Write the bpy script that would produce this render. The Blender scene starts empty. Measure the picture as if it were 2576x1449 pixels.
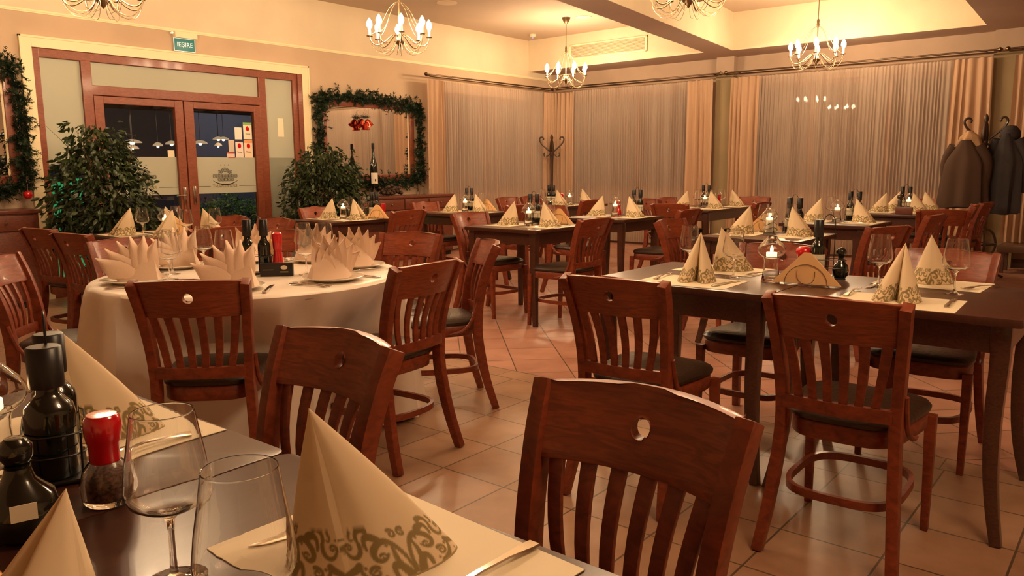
import bpy, bmesh, math, random
import numpy as np
from mathutils import Vector, Matrix
S = bpy.context.scene
COL = S.collection
PI = math.pi
rnd = random.Random(7)

# ------------------------------------------------------------------ camera
def make_camera():
    yaw, pitch, roll = math.radians(39.43237), math.radians(8.72054), math.radians(-0.39399)
    cy, sy, cp, sp = math.cos(yaw), math.sin(yaw), math.cos(pitch), math.sin(pitch)
    f = Vector((cy*cp, sy*cp, -sp)); r = Vector((sy, -cy, 0)); u = r.cross(f)
    c, s = math.cos(roll), math.sin(roll)
    r2 = c*r + s*u; u2 = -s*r + c*u
    cam = bpy.data.cameras.new('camera'); o = bpy.data.objects.new('camera', cam); COL.objects.link(o)
    m = Matrix((r2, u2, -f)).transposed().to_4x4(); m.translation = Vector((0, 0, 1.24))
    o.matrix_world = m
    cam.sensor_width = 36; cam.lens = 1973.55/2576*36; cam.clip_start = .02; cam.clip_end = 80
    S.camera = o
make_camera()

# ------------------------------------------------------------------ world, exposure
W = bpy.data.worlds.new('night'); S.world = W; W.use_nodes = True
W.node_tree.nodes['Background'].inputs[0].default_value = (.016, .015, .016, 1)
W.node_tree.nodes['Background'].inputs[1].default_value = .6
S.view_settings.view_transform = 'Standard'; S.view_settings.look = 'None'
S.view_settings.gamma = 1; S.view_settings.exposure = -0.12
BULB = 400.0            # radiance of the chandelier bulbs
BULBC = (1.0, .70, .415)

# ------------------------------------------------------------------ materials
def newmat(name):
    m = bpy.data.materials.new(name); m.use_nodes = True
    nt = m.node_tree
    return m, nt, nt.nodes['Principled BSDF']
def mat(name, col, rough=.5, metal=0, coat=0, trans=0, ior=1.45, emis=None, es=0, noise=None, sheen=0, spec=None, bump=None):
    m, nt, b = newmat(name)
    b.inputs['Base Color'].default_value = (*col, 1)
    b.inputs['Roughness'].default_value = rough
    b.inputs['Metallic'].default_value = metal
    b.inputs['Coat Weight'].default_value = coat
    b.inputs['Coat Roughness'].default_value = .12
    b.inputs['Transmission Weight'].default_value = trans
    b.inputs['IOR'].default_value = ior
    b.inputs['Sheen Weight'].default_value = sheen
    if spec is not None: b.inputs['Specular IOR Level'].default_value = spec
    if emis: b.inputs['Emission Color'].default_value = (*emis, 1); b.inputs['Emission Strength'].default_value = es
    if noise or bump:
        tc = nt.nodes.new('ShaderNodeTexCoord'); n = nt.nodes.new('ShaderNodeTexNoise')
        n.inputs['Scale'].default_value = (noise or bump)[0]; n.inputs['Detail'].default_value = 4
        mp = nt.nodes.new('ShaderNodeMapping'); nt.links.new(tc.outputs['Object'], mp.inputs[0]); nt.links.new(mp.outputs[0], n.inputs['Vector'])
        if noise:
            if len(noise) > 2: mp.inputs['Scale'].default_value = noise[2]
            mx = nt.nodes.new('ShaderNodeMix'); mx.data_type = 'RGBA'
            mx.inputs[6].default_value = (*[c*(1-noise[1]) for c in col], 1); mx.inputs[7].default_value = (*[min(1, c*(1+noise[1])) for c in col], 1)
            cr = nt.nodes.new('ShaderNodeMapRange'); cr.inputs[1].default_value = .35; cr.inputs[2].default_value = .65
            nt.links.new(n.outputs['Fac'], cr.inputs[0]); nt.links.new(cr.outputs[0], mx.inputs[0]); nt.links.new(mx.outputs[2], b.inputs['Base Color'])
        if bump:
            bp = nt.nodes.new('ShaderNodeBump'); bp.inputs['Strength'].default_value = bump[1]; bp.inputs['Distance'].default_value = .01
            nt.links.new(n.outputs['Fac'], bp.inputs['Height']); nt.links.new(bp.outputs[0], b.inputs['Normal'])
    return m
def wood(name, a, b_, rough=.28, scale=(3, 3, 30), coat=.5, dist=2.5):
    m, nt, b = newmat(name)
    tc = nt.nodes.new('ShaderNodeTexCoord'); mp = nt.nodes.new('ShaderNodeMapping'); mp.inputs['Scale'].default_value = scale
    n = nt.nodes.new('ShaderNodeTexNoise'); n.inputs['Scale'].default_value = 4; n.inputs['Detail'].default_value = 6; n.inputs['Distortion'].default_value = dist
    nt.links.new(tc.outputs['Object'], mp.inputs[0]); nt.links.new(mp.outputs[0], n.inputs['Vector'])
    cr = nt.nodes.new('ShaderNodeValToRGB'); cr.color_ramp.elements[0].position = .32; cr.color_ramp.elements[1].position = .7
    cr.color_ramp.elements[0].color = (*a, 1); cr.color_ramp.elements[1].color = (*b_, 1)
    nt.links.new(n.outputs['Fac'], cr.inputs[0]); nt.links.new(cr.outputs[0], b.inputs['Base Color'])
    b.inputs['Roughness'].default_value = rough; b.inputs['Coat Weight'].default_value = coat; b.inputs['Coat Roughness'].default_value = .1
    return m
def cloth_trans(name, col, transp, transl, weave=0):
    m, nt, b = newmat(name); out = nt.nodes['Material Output']
    b.inputs['Base Color'].default_value = (*col, 1); b.inputs['Roughness'].default_value = .85; b.inputs['Specular IOR Level'].default_value = .1
    tl = nt.nodes.new('ShaderNodeBsdfTranslucent'); tl.inputs[0].default_value = (*col, 1)
    m1 = nt.nodes.new('ShaderNodeMixShader'); m1.inputs[0].default_value = transl
    nt.links.new(b.outputs[0], m1.inputs[1]); nt.links.new(tl.outputs[0], m1.inputs[2])
    if transp:
        tp = nt.nodes.new('ShaderNodeBsdfTransparent'); m2 = nt.nodes.new('ShaderNodeMixShader'); m2.inputs[0].default_value = transp
        nt.links.new(m1.outputs[0], m2.inputs[1]); nt.links.new(tp.outputs[0], m2.inputs[2]); nt.links.new(m2.outputs[0], out.inputs[0])
    else: nt.links.new(m1.outputs[0], out.inputs[0])
    return m
class X:   # tiny node-math language
    def __init__(s, nt, o): s.nt = nt; s.o = o
    def _m(s, op, *a):
        n = s.nt.nodes.new('ShaderNodeMath'); n.operation = op
        for i, v in enumerate((s,)+a):
            if isinstance(v, X): s.nt.links.new(v.o, n.inputs[i])
            else: n.inputs[i].default_value = v
        return X(s.nt, n.outputs[0])
    def __add__(s, v): return s._m('ADD', v)
    def __sub__(s, v): return s._m('SUBTRACT', v)
    def __mul__(s, v): return s._m('MULTIPLY', v)
    def frac(s): return s._m('FRACT')
    def floor(s): return s._m('FLOOR')
    def mn(s, v): return s._m('MINIMUM', v)
    def gt(s, v): return s._m('GREATER_THAN', v)
    def lt(s, v): return s._m('LESS_THAN', v)
    def rsub(s, v): return (s*-1.0)+v
def floor_material():
    m, nt, b = newmat('floor_tiles')
    geo = nt.nodes.new('ShaderNodeNewGeometry'); sp = nt.nodes.new('ShaderNodeSeparateXYZ'); nt.links.new(geo.outputs['Position'], sp.inputs[0])
    x, y = X(nt, sp.outputs[0]), X(nt, sp.outputs[1])
    def tiles(u, v, w):
        fu, fv = u.frac(), v.frac()
        e = fu.mn(fu.rsub(1.0)).mn(fv.mn(fv.rsub(1.0)))
        return e.lt(w), u.floor(), v.floor()
    ga, ua, va = tiles((x-2.235+6.4)*(1/.32), (y-.256+9.795)*(1/.3265), .011)
    r = .70710678
    gb, ub, vb = tiles(((y-x)*r+.482+9.9)*(1/.33), ((x+y)*r-5.288+9.9)*(1/.33), .011)
    zone = x.gt(3.645); strip = x.gt(3.495)*x.lt(3.645)
    gs = ((y*(1/.6)).frac()).lt(.008)
    edge = x.gt(3.491)*x.lt(3.499) + x.gt(3.641)*x.lt(3.649)
    gm = ga*zone.rsub(1.0)*strip.rsub(1.0) + gb*zone + gs*strip + edge
    idv = (ua*13.7+va*7.3)*zone.rsub(1.0) + (ub*5.1+vb*9.7)*zone
    wn = nt.nodes.new('ShaderNodeTexWhiteNoise'); wn.noise_dimensions = '1D'; nt.links.new(idv.o, wn.inputs['W'])
    def rgb(c0, c1, fac):
        mx = nt.nodes.new('ShaderNodeMix'); mx.data_type = 'RGBA'
        for i, c in ((6, c0), (7, c1)):
            if isinstance(c, tuple): mx.inputs[i].default_value = (*c, 1)
            else: nt.links.new(c, mx.inputs[i])
        nt.links.new(fac, mx.inputs[0]); return mx.outputs[2]
    A = rgb((.34, .20, .125), (.42, .255, .16), wn.outputs['Value'])
    B = rgb((.40, .20, .14), (.50, .27, .195), wn.outputs['Value'])
    n = nt.nodes.new('ShaderNodeTexNoise'); n.inputs['Scale'].default_value = 5; n.inputs['Detail'].default_value = 5
    nt.links.new(geo.outputs['Position'], n.inputs['Vector'])
    AB = rgb(A, B, zone.o)
    dk = nt.nodes.new('ShaderNodeMix'); dk.data_type = 'RGBA'; dk.blend_type = 'MULTIPLY'; dk.inputs[7].default_value = (.72, .66, .62, 1)
    mr = nt.nodes.new('ShaderNodeMapRange'); mr.inputs[1].default_value = .4; mr.inputs[2].default_value = .75; nt.links.new(n.outputs['Fac'], mr.inputs[0])
    nt.links.new(mr.outputs[0], dk.inputs[0]); nt.links.new(AB, dk.inputs[6])
    nt.links.new(rgb(dk.outputs[2], (.10, .06, .035), gm.mn(1.0).o), b.inputs['Base Color'])
    b.inputs['Roughness'].default_value = .36
    bp = nt.nodes.new('ShaderNodeBump'); bp.inputs['Strength'].default_value = .4; bp.inputs['Distance'].default_value = .004
    nt.links.new(gm.rsub(1.0).o, bp.inputs['Height']); nt.links.new(bp.outputs[0], b.inputs['Normal'])
    return m
M = dict(
    floor=floor_material(),
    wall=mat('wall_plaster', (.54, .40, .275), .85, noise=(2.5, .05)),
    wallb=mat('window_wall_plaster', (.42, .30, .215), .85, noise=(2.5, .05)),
    wall_up=mat('upper_wall_paint', (.68, .57, .40), .85, noise=(2.5, .04)),
    ceil=mat('ceiling_paint', (.54, .415, .30), .9, noise=(1.2, .04)),
    soffit=mat('soffit_paint', (.52, .385, .30), .9, noise=(1.5, .04)),
    trim=mat('cream_trim', (.84, .72, .46), .5),
    chair=wood('mahogany', (.13, .021, .006), (.25, .048, .015), .42, (5, 5, 9), .08, 1.2),
    rail=wood('mahogany_rail', (.15, .026, .008), (.29, .062, .020), .40, (8, 2.2, 22), .12, 1.4),
    table=wood('espresso_wood', (.042, .013, .008), (.062, .020, .012), .30, (3, 14, 3), .06, 1.0),
    tleg=wood('dark_leg_wood', (.035, .011, .007), (.08, .026, .014), .32, (8, 8, 20)),
    door=wood('door_wood', (.17, .040, .015), (.25, .062, .024), .45, (5, 5, 12), .1, 1.0),
    cab=wood('sideboard_wood', (.09, .022, .012), (.19, .055, .03), .35, (4, 4, 18), .3),
    rack=mat('bentwood', (.045, .022, .012), .35, coat=.3),
    leather=mat('dark_leather', (.032, .017, .010), .36, coat=.08, bump=(60, .25)),
    cloth=mat('damask_cloth', (.86, .77, .67), .38, sheen=.4, bump=(14, .25)),
    napkin=mat('peach_linen', (.82, .62, .47), .75, sheen=.3, bump=(160, .08)),
    paper=mat('paper_mat', (.82, .72, .52), .7),
    paper_n=mat('paper_serviette', (.80, .50, .24), .8),
    plate=mat('porcelain', (.80, .72, .60), .15, coat=.6),
    glass=mat('clear_glass', (1, 1, 1), 0, trans=1, ior=1.45),
    pane=mat('window_glass', (1, 1, 1), 0, trans=1, ior=1.45),
    dgreen=mat('dark_bottle', (.006, .008, .004), .06, coat=.6),
    black=mat('black_plastic', (.012, .010, .010), .35),
    metal=mat('cutlery_steel', (.62, .56, .50), .16, metal=1),
    iron=mat('antique_nickel', (.26, .18, .105), .38, metal=1),
    rod=mat('bronze_rod', (.16, .11, .07), .35, metal=1),
    red=mat('red_lacquer', (.55, .006, .012), .12, coat=.8),
    white=mat('white_wax', (.85, .80, .70), .5),
    label=mat('bottle_label', (.72, .66, .50), .6),
    olive=mat('olive_ink', (.23, .18, .07), .7),
    sheer=cloth_trans('sheer_voile', (.62, .485, .385), .34, .32),
    drape=cloth_trans('tan_drape', (.55, .365, .24), 0, .2),
    frost=cloth_trans('frosted_film', (.58, .59, .48), .06, .25),
    frost2=cloth_trans('thin_frosted_film', (.50, .50, .38), .45, .3),
    leaf=mat('ficus_leaf', (.024, .038, .010), .4, noise=(6, .35)),
    pine=mat('pine_needle', (.012, .028, .010), .6, noise=(9, .3)),
    bark=mat('bark', (.10, .06, .03), .8),
    pot=mat('terracotta_pot', (.16, .075, .04), .7),
    mirror=mat('mirror_silver', (.86, .84, .80), .02, metal=1),
    bulb=mat('bulb_glow', (1, .8, .5), .5, emis=BULBC, es=BULB),
    flame=mat('flame_glow', (1, .7, .3), .5, emis=(1, .62, .28), es=120),
    wax=mat('glowing_wax', (.9, .8, .6), .5, emis=(1, .62, .28), es=3),
    sleeve=mat('candle_sleeve', (.80, .70, .52), .5),
    sign=mat('exit_sign_green', (.012, .16, .16), .4, emis=(.02, .20, .19), es=.25),
    signw=mat('sign_white', (.85, .85, .8), .4, emis=(.8, .85, .8), es=.35),
    coatb=mat('brown_wool', (.060, .032, .020), .95),
    coatd=mat('dark_quilted_cloth', (.026, .020, .022), .8, bump=(12, .4)),
    beige=mat('beige_knit', (.42, .26, .14), .9),
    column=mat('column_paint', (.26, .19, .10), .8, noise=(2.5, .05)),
    grille=mat('grille_paint', (.74, .58, .40), .6),
    dark=mat('near_black', (.02, .014, .01), .8),  # one even near-black, for print, lettering, plinth and terrace ceiling
    terr=mat('terrace_stone', (.04, .036, .03), .7),
    blue=mat('blue_grey_render', (.085, .082, .095), .8),
    shade=mat('cream_shade', (.55, .40, .22), .6, emis=(1, .70, .42), es=.35),
    hedge=mat('hedge_leaf', (.05, .12, .02), .6),
    greenwall=mat('green_lit_panel', (.04, .30, .14), .6, emis=(.03, .40, .13), es=.6),
    stone=mat('dark_skirting', (.12, .06, .035), .4),
)

# ------------------------------------------------------------------ mesh building
class MB:
    def __init__(s): s.v = []; s.f = []
    def add(s, vs, fs):
        k = len(s.v); s.v += [tuple(v) for v in vs]; s.f += [tuple(i+k for i in f) for f in fs]; return s
    def box(s, c, d, rz=0, R=None):
        R = R or Matrix.Rotation(rz, 3, 'Z'); c = Vector(c)
        vs = [c + R @ Vector((sx*d[0]/2, sy*d[1]/2, sz*d[2]/2)) for sx in (-1, 1) for sy in (-1, 1) for sz in (-1, 1)]
        return s.add(vs, [(0, 1, 3, 2), (4, 6, 7, 5), (0, 4, 5, 1), (2, 3, 7, 6), (0, 2, 6, 4), (1, 5, 7, 3)])
    def span(s, a, b):
        return s.box([(a[i]+b[i])/2 for i in range(3)], [abs(b[i]-a[i]) for i in range(3)])
    def sweep(s, pts, w, side=(0, 1, 0), sec=4, closed=False):
        """section of half sizes w=(side, normal) (or a list of them) along pts; sec 4 = rectangle, else ellipse"""
        P = [Vector(p) for p in pts]; n = len(P); rings = []
        sd = Vector(side)
        for i in range(n):
            a = P[(i-1) % n] if (closed or i) else P[i]; b = P[(i+1) % n] if (closed or i < n-1) else P[i]
            T = (b-a).normalized(); Sx = (sd - T*sd.dot(T))
            if Sx.length < 1e-4: Sx = T.orthogonal()
            Sx.normalize(); N = T.cross(Sx)
            ww = w[i] if isinstance(w, list) else w
            if sec == 4: q = [(-1, -1), (1, -1), (1, 1), (-1, 1)]
            else: q = [(math.cos(2*PI*k/sec), math.sin(2*PI*k/sec)) for k in range(sec)]
            rings.append([P[i] + Sx*(ww[0]*c[0]) + N*(ww[1]*c[1]) for c in q])
        m = len(rings[0]); vs = [v for r in rings for v in r]; fs = []
        for i in range(n if closed else n-1):
            j = (i+1) % n
            for k in range(m): fs.append((i*m+k, i*m+(k+1) % m, j*m+(k+1) % m, j*m+k))
        if not closed: fs += [tuple(range(m-1, -1, -1)), tuple((n-1)*m+k for k in range(m))]
        return s.add(vs, fs)
    def tube(s, pts, r, n=8, closed=False):
        P = [Vector(p) for p in pts]; R = r if isinstance(r, list) else [r]*len(P)
        T0 = (P[1]-P[0]).normalized(); Nn = T0.orthogonal().normalized(); rings = []; cnt = len(P)
        for i in range(cnt):
            a = P[(i-1) % cnt] if (closed or i) else P[i]; b = P[(i+1) % cnt] if (closed or i < cnt-1) else P[i]
            T = (b-a).normalized(); Nn = (Nn - T*Nn.dot(T)).normalized(); B = T.cross(Nn)
            rings.append([P[i] + (Nn*math.cos(2*PI*k/n) + B*math.sin(2*PI*k/n))*R[i] for k in range(n)])
        vs = [v for q in rings for v in q]; fs = []
        for i in range(cnt if closed else cnt-1):
            j = (i+1) % cnt
            for k in range(n): fs.append((i*n+k, i*n+(k+1) % n, j*n+(k+1) % n, j*n+k))
        if not closed: fs += [tuple(range(n-1, -1, -1)), tuple((cnt-1)*n+k for k in range(n))]
        return s.add(vs, fs)
    def lathe(s, prof, n=24, c=(0, 0, 0)):
        vs = []; fs = []; idx = []
        for r, z in prof:
            if r < 1e-6: idx.append([len(vs)]); vs.append((c[0], c[1], c[2]+z))
            else:
                idx.append(list(range(len(vs), len(vs)+n)))
                vs += [(c[0]+r*math.cos(2*PI*k/n), c[1]+r*math.sin(2*PI*k/n), c[2]+z) for k in range(n)]
        for a, b in zip(idx, idx[1:]):
            for k in range(n):
                k2 = (k+1) % n
                if len(a) == 1 and len(b) == 1: continue
                if len(a) == 1: fs.append((a[0], b[k2], b[k]))
                elif len(b) == 1: fs.append((a[k], a[k2], b[0]))
                else: fs.append((a[k], a[k2], b[k2], b[k]))
        return s.add(vs, fs)
    def prism(s, poly, z0, z1):
        n = len(poly); vs = [(x, y, z0) for x, y in poly] + [(x, y, z1) for x, y in poly]
        return s.add(vs, [tuple(range(n-1, -1, -1)), tuple(range(n, 2*n))] + [(i, (i+1) % n, (i+1) % n+n, i+n) for i in range(n)])
    def loft(s, rings, cap=True):
        n = len(rings[0]); vs = [v for r in rings for v in r]; fs = []
        for i in range(len(rings)-1):
            for k in range(n): fs.append((i*n+k, i*n+(k+1) % n, (i+1)*n+(k+1) % n, (i+1)*n+k))
        if cap: fs += [tuple(range(n-1, -1, -1)), tuple((len(rings)-1)*n+k for k in range(n))]
        return s.add(vs, fs)
    def xf(s, Mx):
        s.v = [tuple(Mx @ Vector(v)) for v in s.v]; return s
    def build(s, name, m, parent=None, smooth=True, bevel=0, fix=True, seg=2):
        me = bpy.data.meshes.new(name); me.from_pydata(s.v, [], s.f)
        if fix or bevel:
            bm = bmesh.new(); bm.from_mesh(me)
            if bevel:
                es = [e for e in bm.edges if len(e.link_faces) == 2 and e.calc_face_angle(0) > .6]
                bmesh.ops.bevel(bm, geom=es, offset=bevel, segments=seg, profile=.6, affect='EDGES', clamp_overlap=True)
            bmesh.ops.recalc_face_normals(bm, faces=bm.faces); bm.to_mesh(me); bm.free()
        if smooth:
            me.polygons.foreach_set('use_smooth', [True]*len(me.polygons)); me.set_sharp_from_angle(angle=math.radians(42))
        me.materials.append(m if not isinstance(m, str) else M[m])
        o = bpy.data.objects.new(name, me); COL.objects.link(o)
        if parent: o.parent = parent
        return o
def tag(o, label, cat, group=None, kind=None):
    o['label'] = label; o['category'] = cat
    if group: o['group'] = group
    if kind: o['kind'] = kind
    return o
def struct(o): o['kind'] = 'structure'; return o
def empty(name, label=None, cat=None, group=None, loc=(0, 0, 0), rz=0):
    o = bpy.data.objects.new(name, None); COL.objects.link(o); o.location = loc; o.rotation_euler.z = rz; o.empty_display_size = .1
    if label: tag(o, label, cat, group)
    return o
USED = set()
def place(proto, label, loc, rz=0, scale=None, group=None):
    """first use moves the prototype itself, later ones copy it with its parts and their sub-parts"""
    if proto.name not in USED: USED.add(proto.name); o = proto
    else:
        o = proto.copy(); COL.objects.link(o)
        for ch in [c for c in bpy.data.objects if c.parent == proto]:
            c = ch.copy(); COL.objects.link(c); c.parent = o
            for g in [q for q in bpy.data.objects if q.parent == ch]:
                d = g.copy(); COL.objects.link(d); d.parent = c
    o.location = loc; o.rotation_euler = (0, 0, rz); o['label'] = label
    if scale: o.scale = scale
    if group: o['group'] = group
    return o
def arc(t, n): return [t[0]+(t[1]-t[0])*i/(n-1) for i in range(n)]
def bez(p, n=12):
    P = [Vector(q) for q in p]; out = []
    for i in range(n):
        t = i/(n-1); q = list(P)
        while len(q) > 1: q = [q[k].lerp(q[k+1], t) for k in range(len(q)-1)]
        out.append(q[0])
    return out
def cat_rom(p, n=6):
    P = [Vector(q) for q in p]; P = [2*P[0]-P[1]] + P + [2*P[-1]-P[-2]]; out = []
    for i in range(1, len(P)-2):
        for k in range(n):
            t = k/n; a, b, c, d = P[i-1:i+3]
            out.append(.5*((2*b)+(c-a)*t+(2*a-5*b+4*c-d)*t*t+(3*b-a-3*c+d)*t**3))
    out.append(P[-2]); return out
def text_mesh(name, s, size, m, parent=None, depth=.001, mirror=False):
    cu = bpy.data.curves.new(name, 'FONT'); cu.body = s; cu.size = size; cu.extrude = depth; cu.align_x = 'CENTER'; cu.align_y = 'CENTER'
    t = bpy.data.objects.new(name+'_tmp', cu); COL.objects.link(t)
    dg = bpy.context.evaluated_depsgraph_get(); me = bpy.data.meshes.new_from_object(t.evaluated_get(dg))
    bpy.data.objects.remove(t); bpy.data.curves.remove(cu)
    if mirror:
        for v in me.vertices: v.co.x = -v.co.x
    me.materials.clear(); me.materials.append(M[m]); me.name = name
    o = bpy.data.objects.new(name, me); COL.objects.link(o)
    if parent: o.parent = parent
    return o

# ------------------------------------------------------------------ the room
YA, XB = 8.3, 11.2          # door wall, window wall
ZS, ZC = 2.81, 3.31         # soffit underside, ceiling
XL, YR = -2.6, -3.0
def quad_wall(name, m, parts):
    b = MB()
    for a, c in parts: b.span(a, c)
    return struct(b.build(name, m, smooth=False))
quad_wall('floor', 'floor', [((XL-.1, YR-.1, -.06), (XB+.2, YA+.35, 0))])
OX0, OX1, OZ = 3.02, 6.03, 2.388
quad_wall('wall_left', 'wall', [((XL, YA, 0), (OX0, YA+.2, 2.72)), ((OX1, YA, 0), (8.35, YA+.2, 2.72)), ((8.35, YA, 0), (XB+.2, YA+.2, .85)), ((8.35, YA, 2.35), (XB+.2, YA+.2, 2.72)), ((10.75, YA, .85), (XB+.2, YA+.2, 2.35)), ((OX0, YA, OZ), (OX1, YA+.2, 2.72))])
quad_wall('wall_left_upper', 'wall_up', [((XL, YA, 2.72), (XB+.2, YA+.2, ZC+.05))])
quad_wall('wall_back', 'wall', [((XL-.2, YR-.2, 0), (XL, YA+.2, ZC+.05))])
quad_wall('wall_right', 'wall', [((XL-.2, YR-.2, 0), (XB+.2, YR, ZC+.05))])
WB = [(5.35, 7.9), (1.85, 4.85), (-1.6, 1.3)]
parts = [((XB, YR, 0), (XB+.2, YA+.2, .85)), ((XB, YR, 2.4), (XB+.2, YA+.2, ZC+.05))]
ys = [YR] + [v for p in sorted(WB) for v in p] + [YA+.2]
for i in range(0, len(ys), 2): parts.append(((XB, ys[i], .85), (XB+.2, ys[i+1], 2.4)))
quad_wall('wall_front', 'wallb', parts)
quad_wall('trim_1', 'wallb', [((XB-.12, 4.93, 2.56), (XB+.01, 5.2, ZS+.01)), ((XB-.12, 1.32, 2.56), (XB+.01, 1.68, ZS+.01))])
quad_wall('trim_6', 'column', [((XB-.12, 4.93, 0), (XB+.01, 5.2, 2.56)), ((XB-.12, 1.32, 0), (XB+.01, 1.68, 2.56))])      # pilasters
quad_wall('trim_2', 'trim', [((XL, YA-.018, 2.712), (XB, YA+.001, 2.730)), ((XL, YA-.010, 2.700), (XB, YA+.001, 2.712))])                 # picture rail
b = MB()
for a, c in (((OX0-.095, YA-.03, 0), (OX0, YA+.02, OZ+.095)), ((OX1, YA-.03, 0), (OX1+.095, YA+.02, OZ+.095)), ((OX0, YA-.03, OZ), (OX1, YA+.02, OZ+.095)),
             ((OX0-.105, YA-.038, 0), (OX0-.085, YA, OZ+.105)), ((OX1+.085, YA-.038, 0), (OX1+.105, YA, OZ+.105)), ((OX0-.105, YA-.038, OZ+.085), (OX1+.105, YA, OZ+.105))): b.span(a, c)
struct(b.build('trim_3', 'trim', smooth=False, bevel=.003))
quad_wall('baseboard_left', 'stone', [((XL, YA-.015, 0), (OX0-.11, YA+.001, .1)), ((OX1+.11, YA-.015, 0), (XB, YA+.001, .1))])
quad_wall('baseboard_front', 'stone', [((XB-.015, YR, 0), (XB+.001, YA, .1))])
quad_wall('ceiling', 'ceil', [((XL-.2, YR-.2, ZC), (XB+.2, YA+.2, ZC+.1))])
# soffits and slanting beams between the two ceiling coffers
h1 = [(10.57, YA+.02), (10.46, 5.10), (-1.6, 3.66), (-1.6, YA+.02)]
h2 = [(10.53, 4.72), (10.63, 1.70), (-1.6, 1.14), (-1.6, 3.22)]
def slab(poly, name, m='soffit'):
    return struct(MB().prism(poly, ZS, ZC+.01).build(name, m, smooth=False))
slab([(10.57, YA+.02), (10.46, 5.10), (10.53, 4.72), (10.63, 1.70), (10.63, YR), (XB+.02, YR), (XB+.02, YA+.02)], 'ceiling_soffit_front')
slab([(10.46, 5.10), (-1.6, 3.66), (-1.6, 3.22), (10.53, 4.72)], 'ceiling_beam')
slab([(10.63, 1.70), (-1.6, 1.14), (-1.6, YR), (10.63, YR)], 'ceiling_soffit_right')
slab([(-1.6, YR), (-1.6, YA+.02), (XL-.02, YA+.02), (XL-.02, YR)], 'ceiling_soffit_back')
# lighter faces of the coffers (painted like the ceiling)
def coffer(poly, name):
    b = MB(); n = len(poly); cx = sum(p[0] for p in poly)/n; cy = sum(p[1] for p in poly)/n
    for i in range(n):
        (x0, y0), (x1, y1) = poly[i], poly[(i+1) % n]
        if abs(y0-YA) < .1 and abs(y1-YA) < .1: continue
        d = Vector((x1-x0, y1-y0, 0)).normalized(); nn = Vector((-d.y, d.x, 0))
        if nn.dot(Vector((cx-x0, cy-y0, 0))) < 0: nn = -nn
        p = [Vector((x0, y0, 0)), Vector((x1, y1, 0)), Vector((x1, y1, 0))+nn*.004, Vector((x0, y0, 0))+nn*.004]
        b.prism([(q.x, q.y) for q in p], ZS+.001, ZC)
    return struct(b.build(name, 'wall_up', smooth=False))
coffer(h1, 'trim_4'); coffer(h2, 'trim_5')

# night outside the windows
def window(n, a, c, axis, outw):
    """window_n: frame with dark glass; a..c along the wall"""
    z0, z1 = .85, (2.4 if axis == 'y' else 2.35); b = MB(); t = .06
    pos = outw+.1
    def sp(u0, v0, u1, v1, d0=0, d1=.06):
        if axis == 'y': b.span((pos-d1/2, u0, v0), (pos+d1/2, u1, v1))
        else: b.span((u0, pos-d1/2, v0), (u1, pos+d1/2, v1))
    sp(a, z0, c, z0+t); sp(a, z1-t, c, z1); sp(a, z0, a+t, z1); sp(c-t, z0, c, z1)
    k = 2 if c-a > 2.6 else 1
    for i in range(1, k+1): u = a+(c-a)*i/(k+1); sp(u-t/2, z0, u+t/2, z1)
    o = struct(b.build('window_%d' % n, 'door', smooth=False, bevel=.004))
    g = MB()
    if axis == 'y': g.span((pos-.004, a+t, z0+t), (pos+.004, c-t, z1-t))
    else: g.span((a+t, pos-.004, z0+t), (c-t, pos+.004, z1-t))
    g.build('glass_pane', 'pane', o, smooth=False)
for i, (a, c) in enumerate(WB): window(i+1, a, c, 'y', XB)
window(4, 8.35, 10.75, 'x', YA)

# ------------------------------------------------------------------ curtains
def curtain(name, p0, p1, z0, z1, m, label, seed, pitch=.075, amp=.022, gather=0, cat='curtain', group=None):
    r = random.Random(seed); p0, p1 = Vector((*p0, 0)), Vector((*p1, 0)); L = (p1-p0).length; d = (p1-p0)/L; nn = Vector((-d.y, d.x, 0))
    ph = [0]; am = []; s = 0; st = pitch/9; n = int(L/st)+1; rate = 1
    for i in range(n+1):
        if i % 9 == 0: rate = r.uniform(.6, 1.5); a_t = r.uniform(.45, 1.25)
        ph.append(ph[-1]+2*PI*st/pitch*rate); am.append(a_t)
    sm = [sum(am[max(0, i-5):i+6])/len(am[max(0, i-5):i+6]) for i in range(n+1)]
    rows = 9; vs = []; fs = []
    for j in range(rows):
        t = j/(rows-1); z = z1+(z0-z1)*t
        k = .35+.65*min(1, t*5)
        for i in range(n+1):
            u = i/n
            g = (u-.5)*gather*L*t
            off = math.sin(ph[i]+.5*math.sin(t*2+i*.02))*amp*sm[i]*k + .008*math.sin(i*.05+t*3+seed)
            q = p0+d*(u*L-g)+nn*off
            vs.append((q.x, q.y, z+(.004*math.sin(ph[i]) if j == 0 else 0)))
    for j in range(rows-1):
        for i in range(n): a = j*(n+1)+i; fs.append((a, a+1, a+n+2, a+n+1))
    o = MB().add(vs, fs).build(name, m, fix=False)
    return tag(o, label, cat, group)
ZT = 2.475; xc = XB-.16; yc = YA-.16
G1 = 'sheer curtains over the windows'; G2 = 'tan drapes beside the windows'
curtain('sheer_curtain', (8.28, yc), (10.75, yc), .04, ZT, 'sheer', 'pale sheer curtain on the mirror wall, between the mirror and the room corner', 1, .05, .018, group=G1)
curtain('sheer_curtain', (xc, 5.45), (xc, 7.75), .04, ZT+.02, 'sheer', 'pale sheer curtain in the middle, between corner coat stand and wall column', 2, .05, .016, group=G1)
curtain('sheer_curtain', (xc, 1.95), (xc, 4.62), .04, ZT+.02, 'sheer', 'wide pale sheer curtain at the right, behind the rack hung with coats', 3, .05, .016, group=G1)
curtain('drape', (7.99, yc-.05), (8.34, yc-.05), .03, ZT, 'drape', 'tan drape hanging right beside the garlanded mirror', 4, .085, .035, group=G2)
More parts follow.
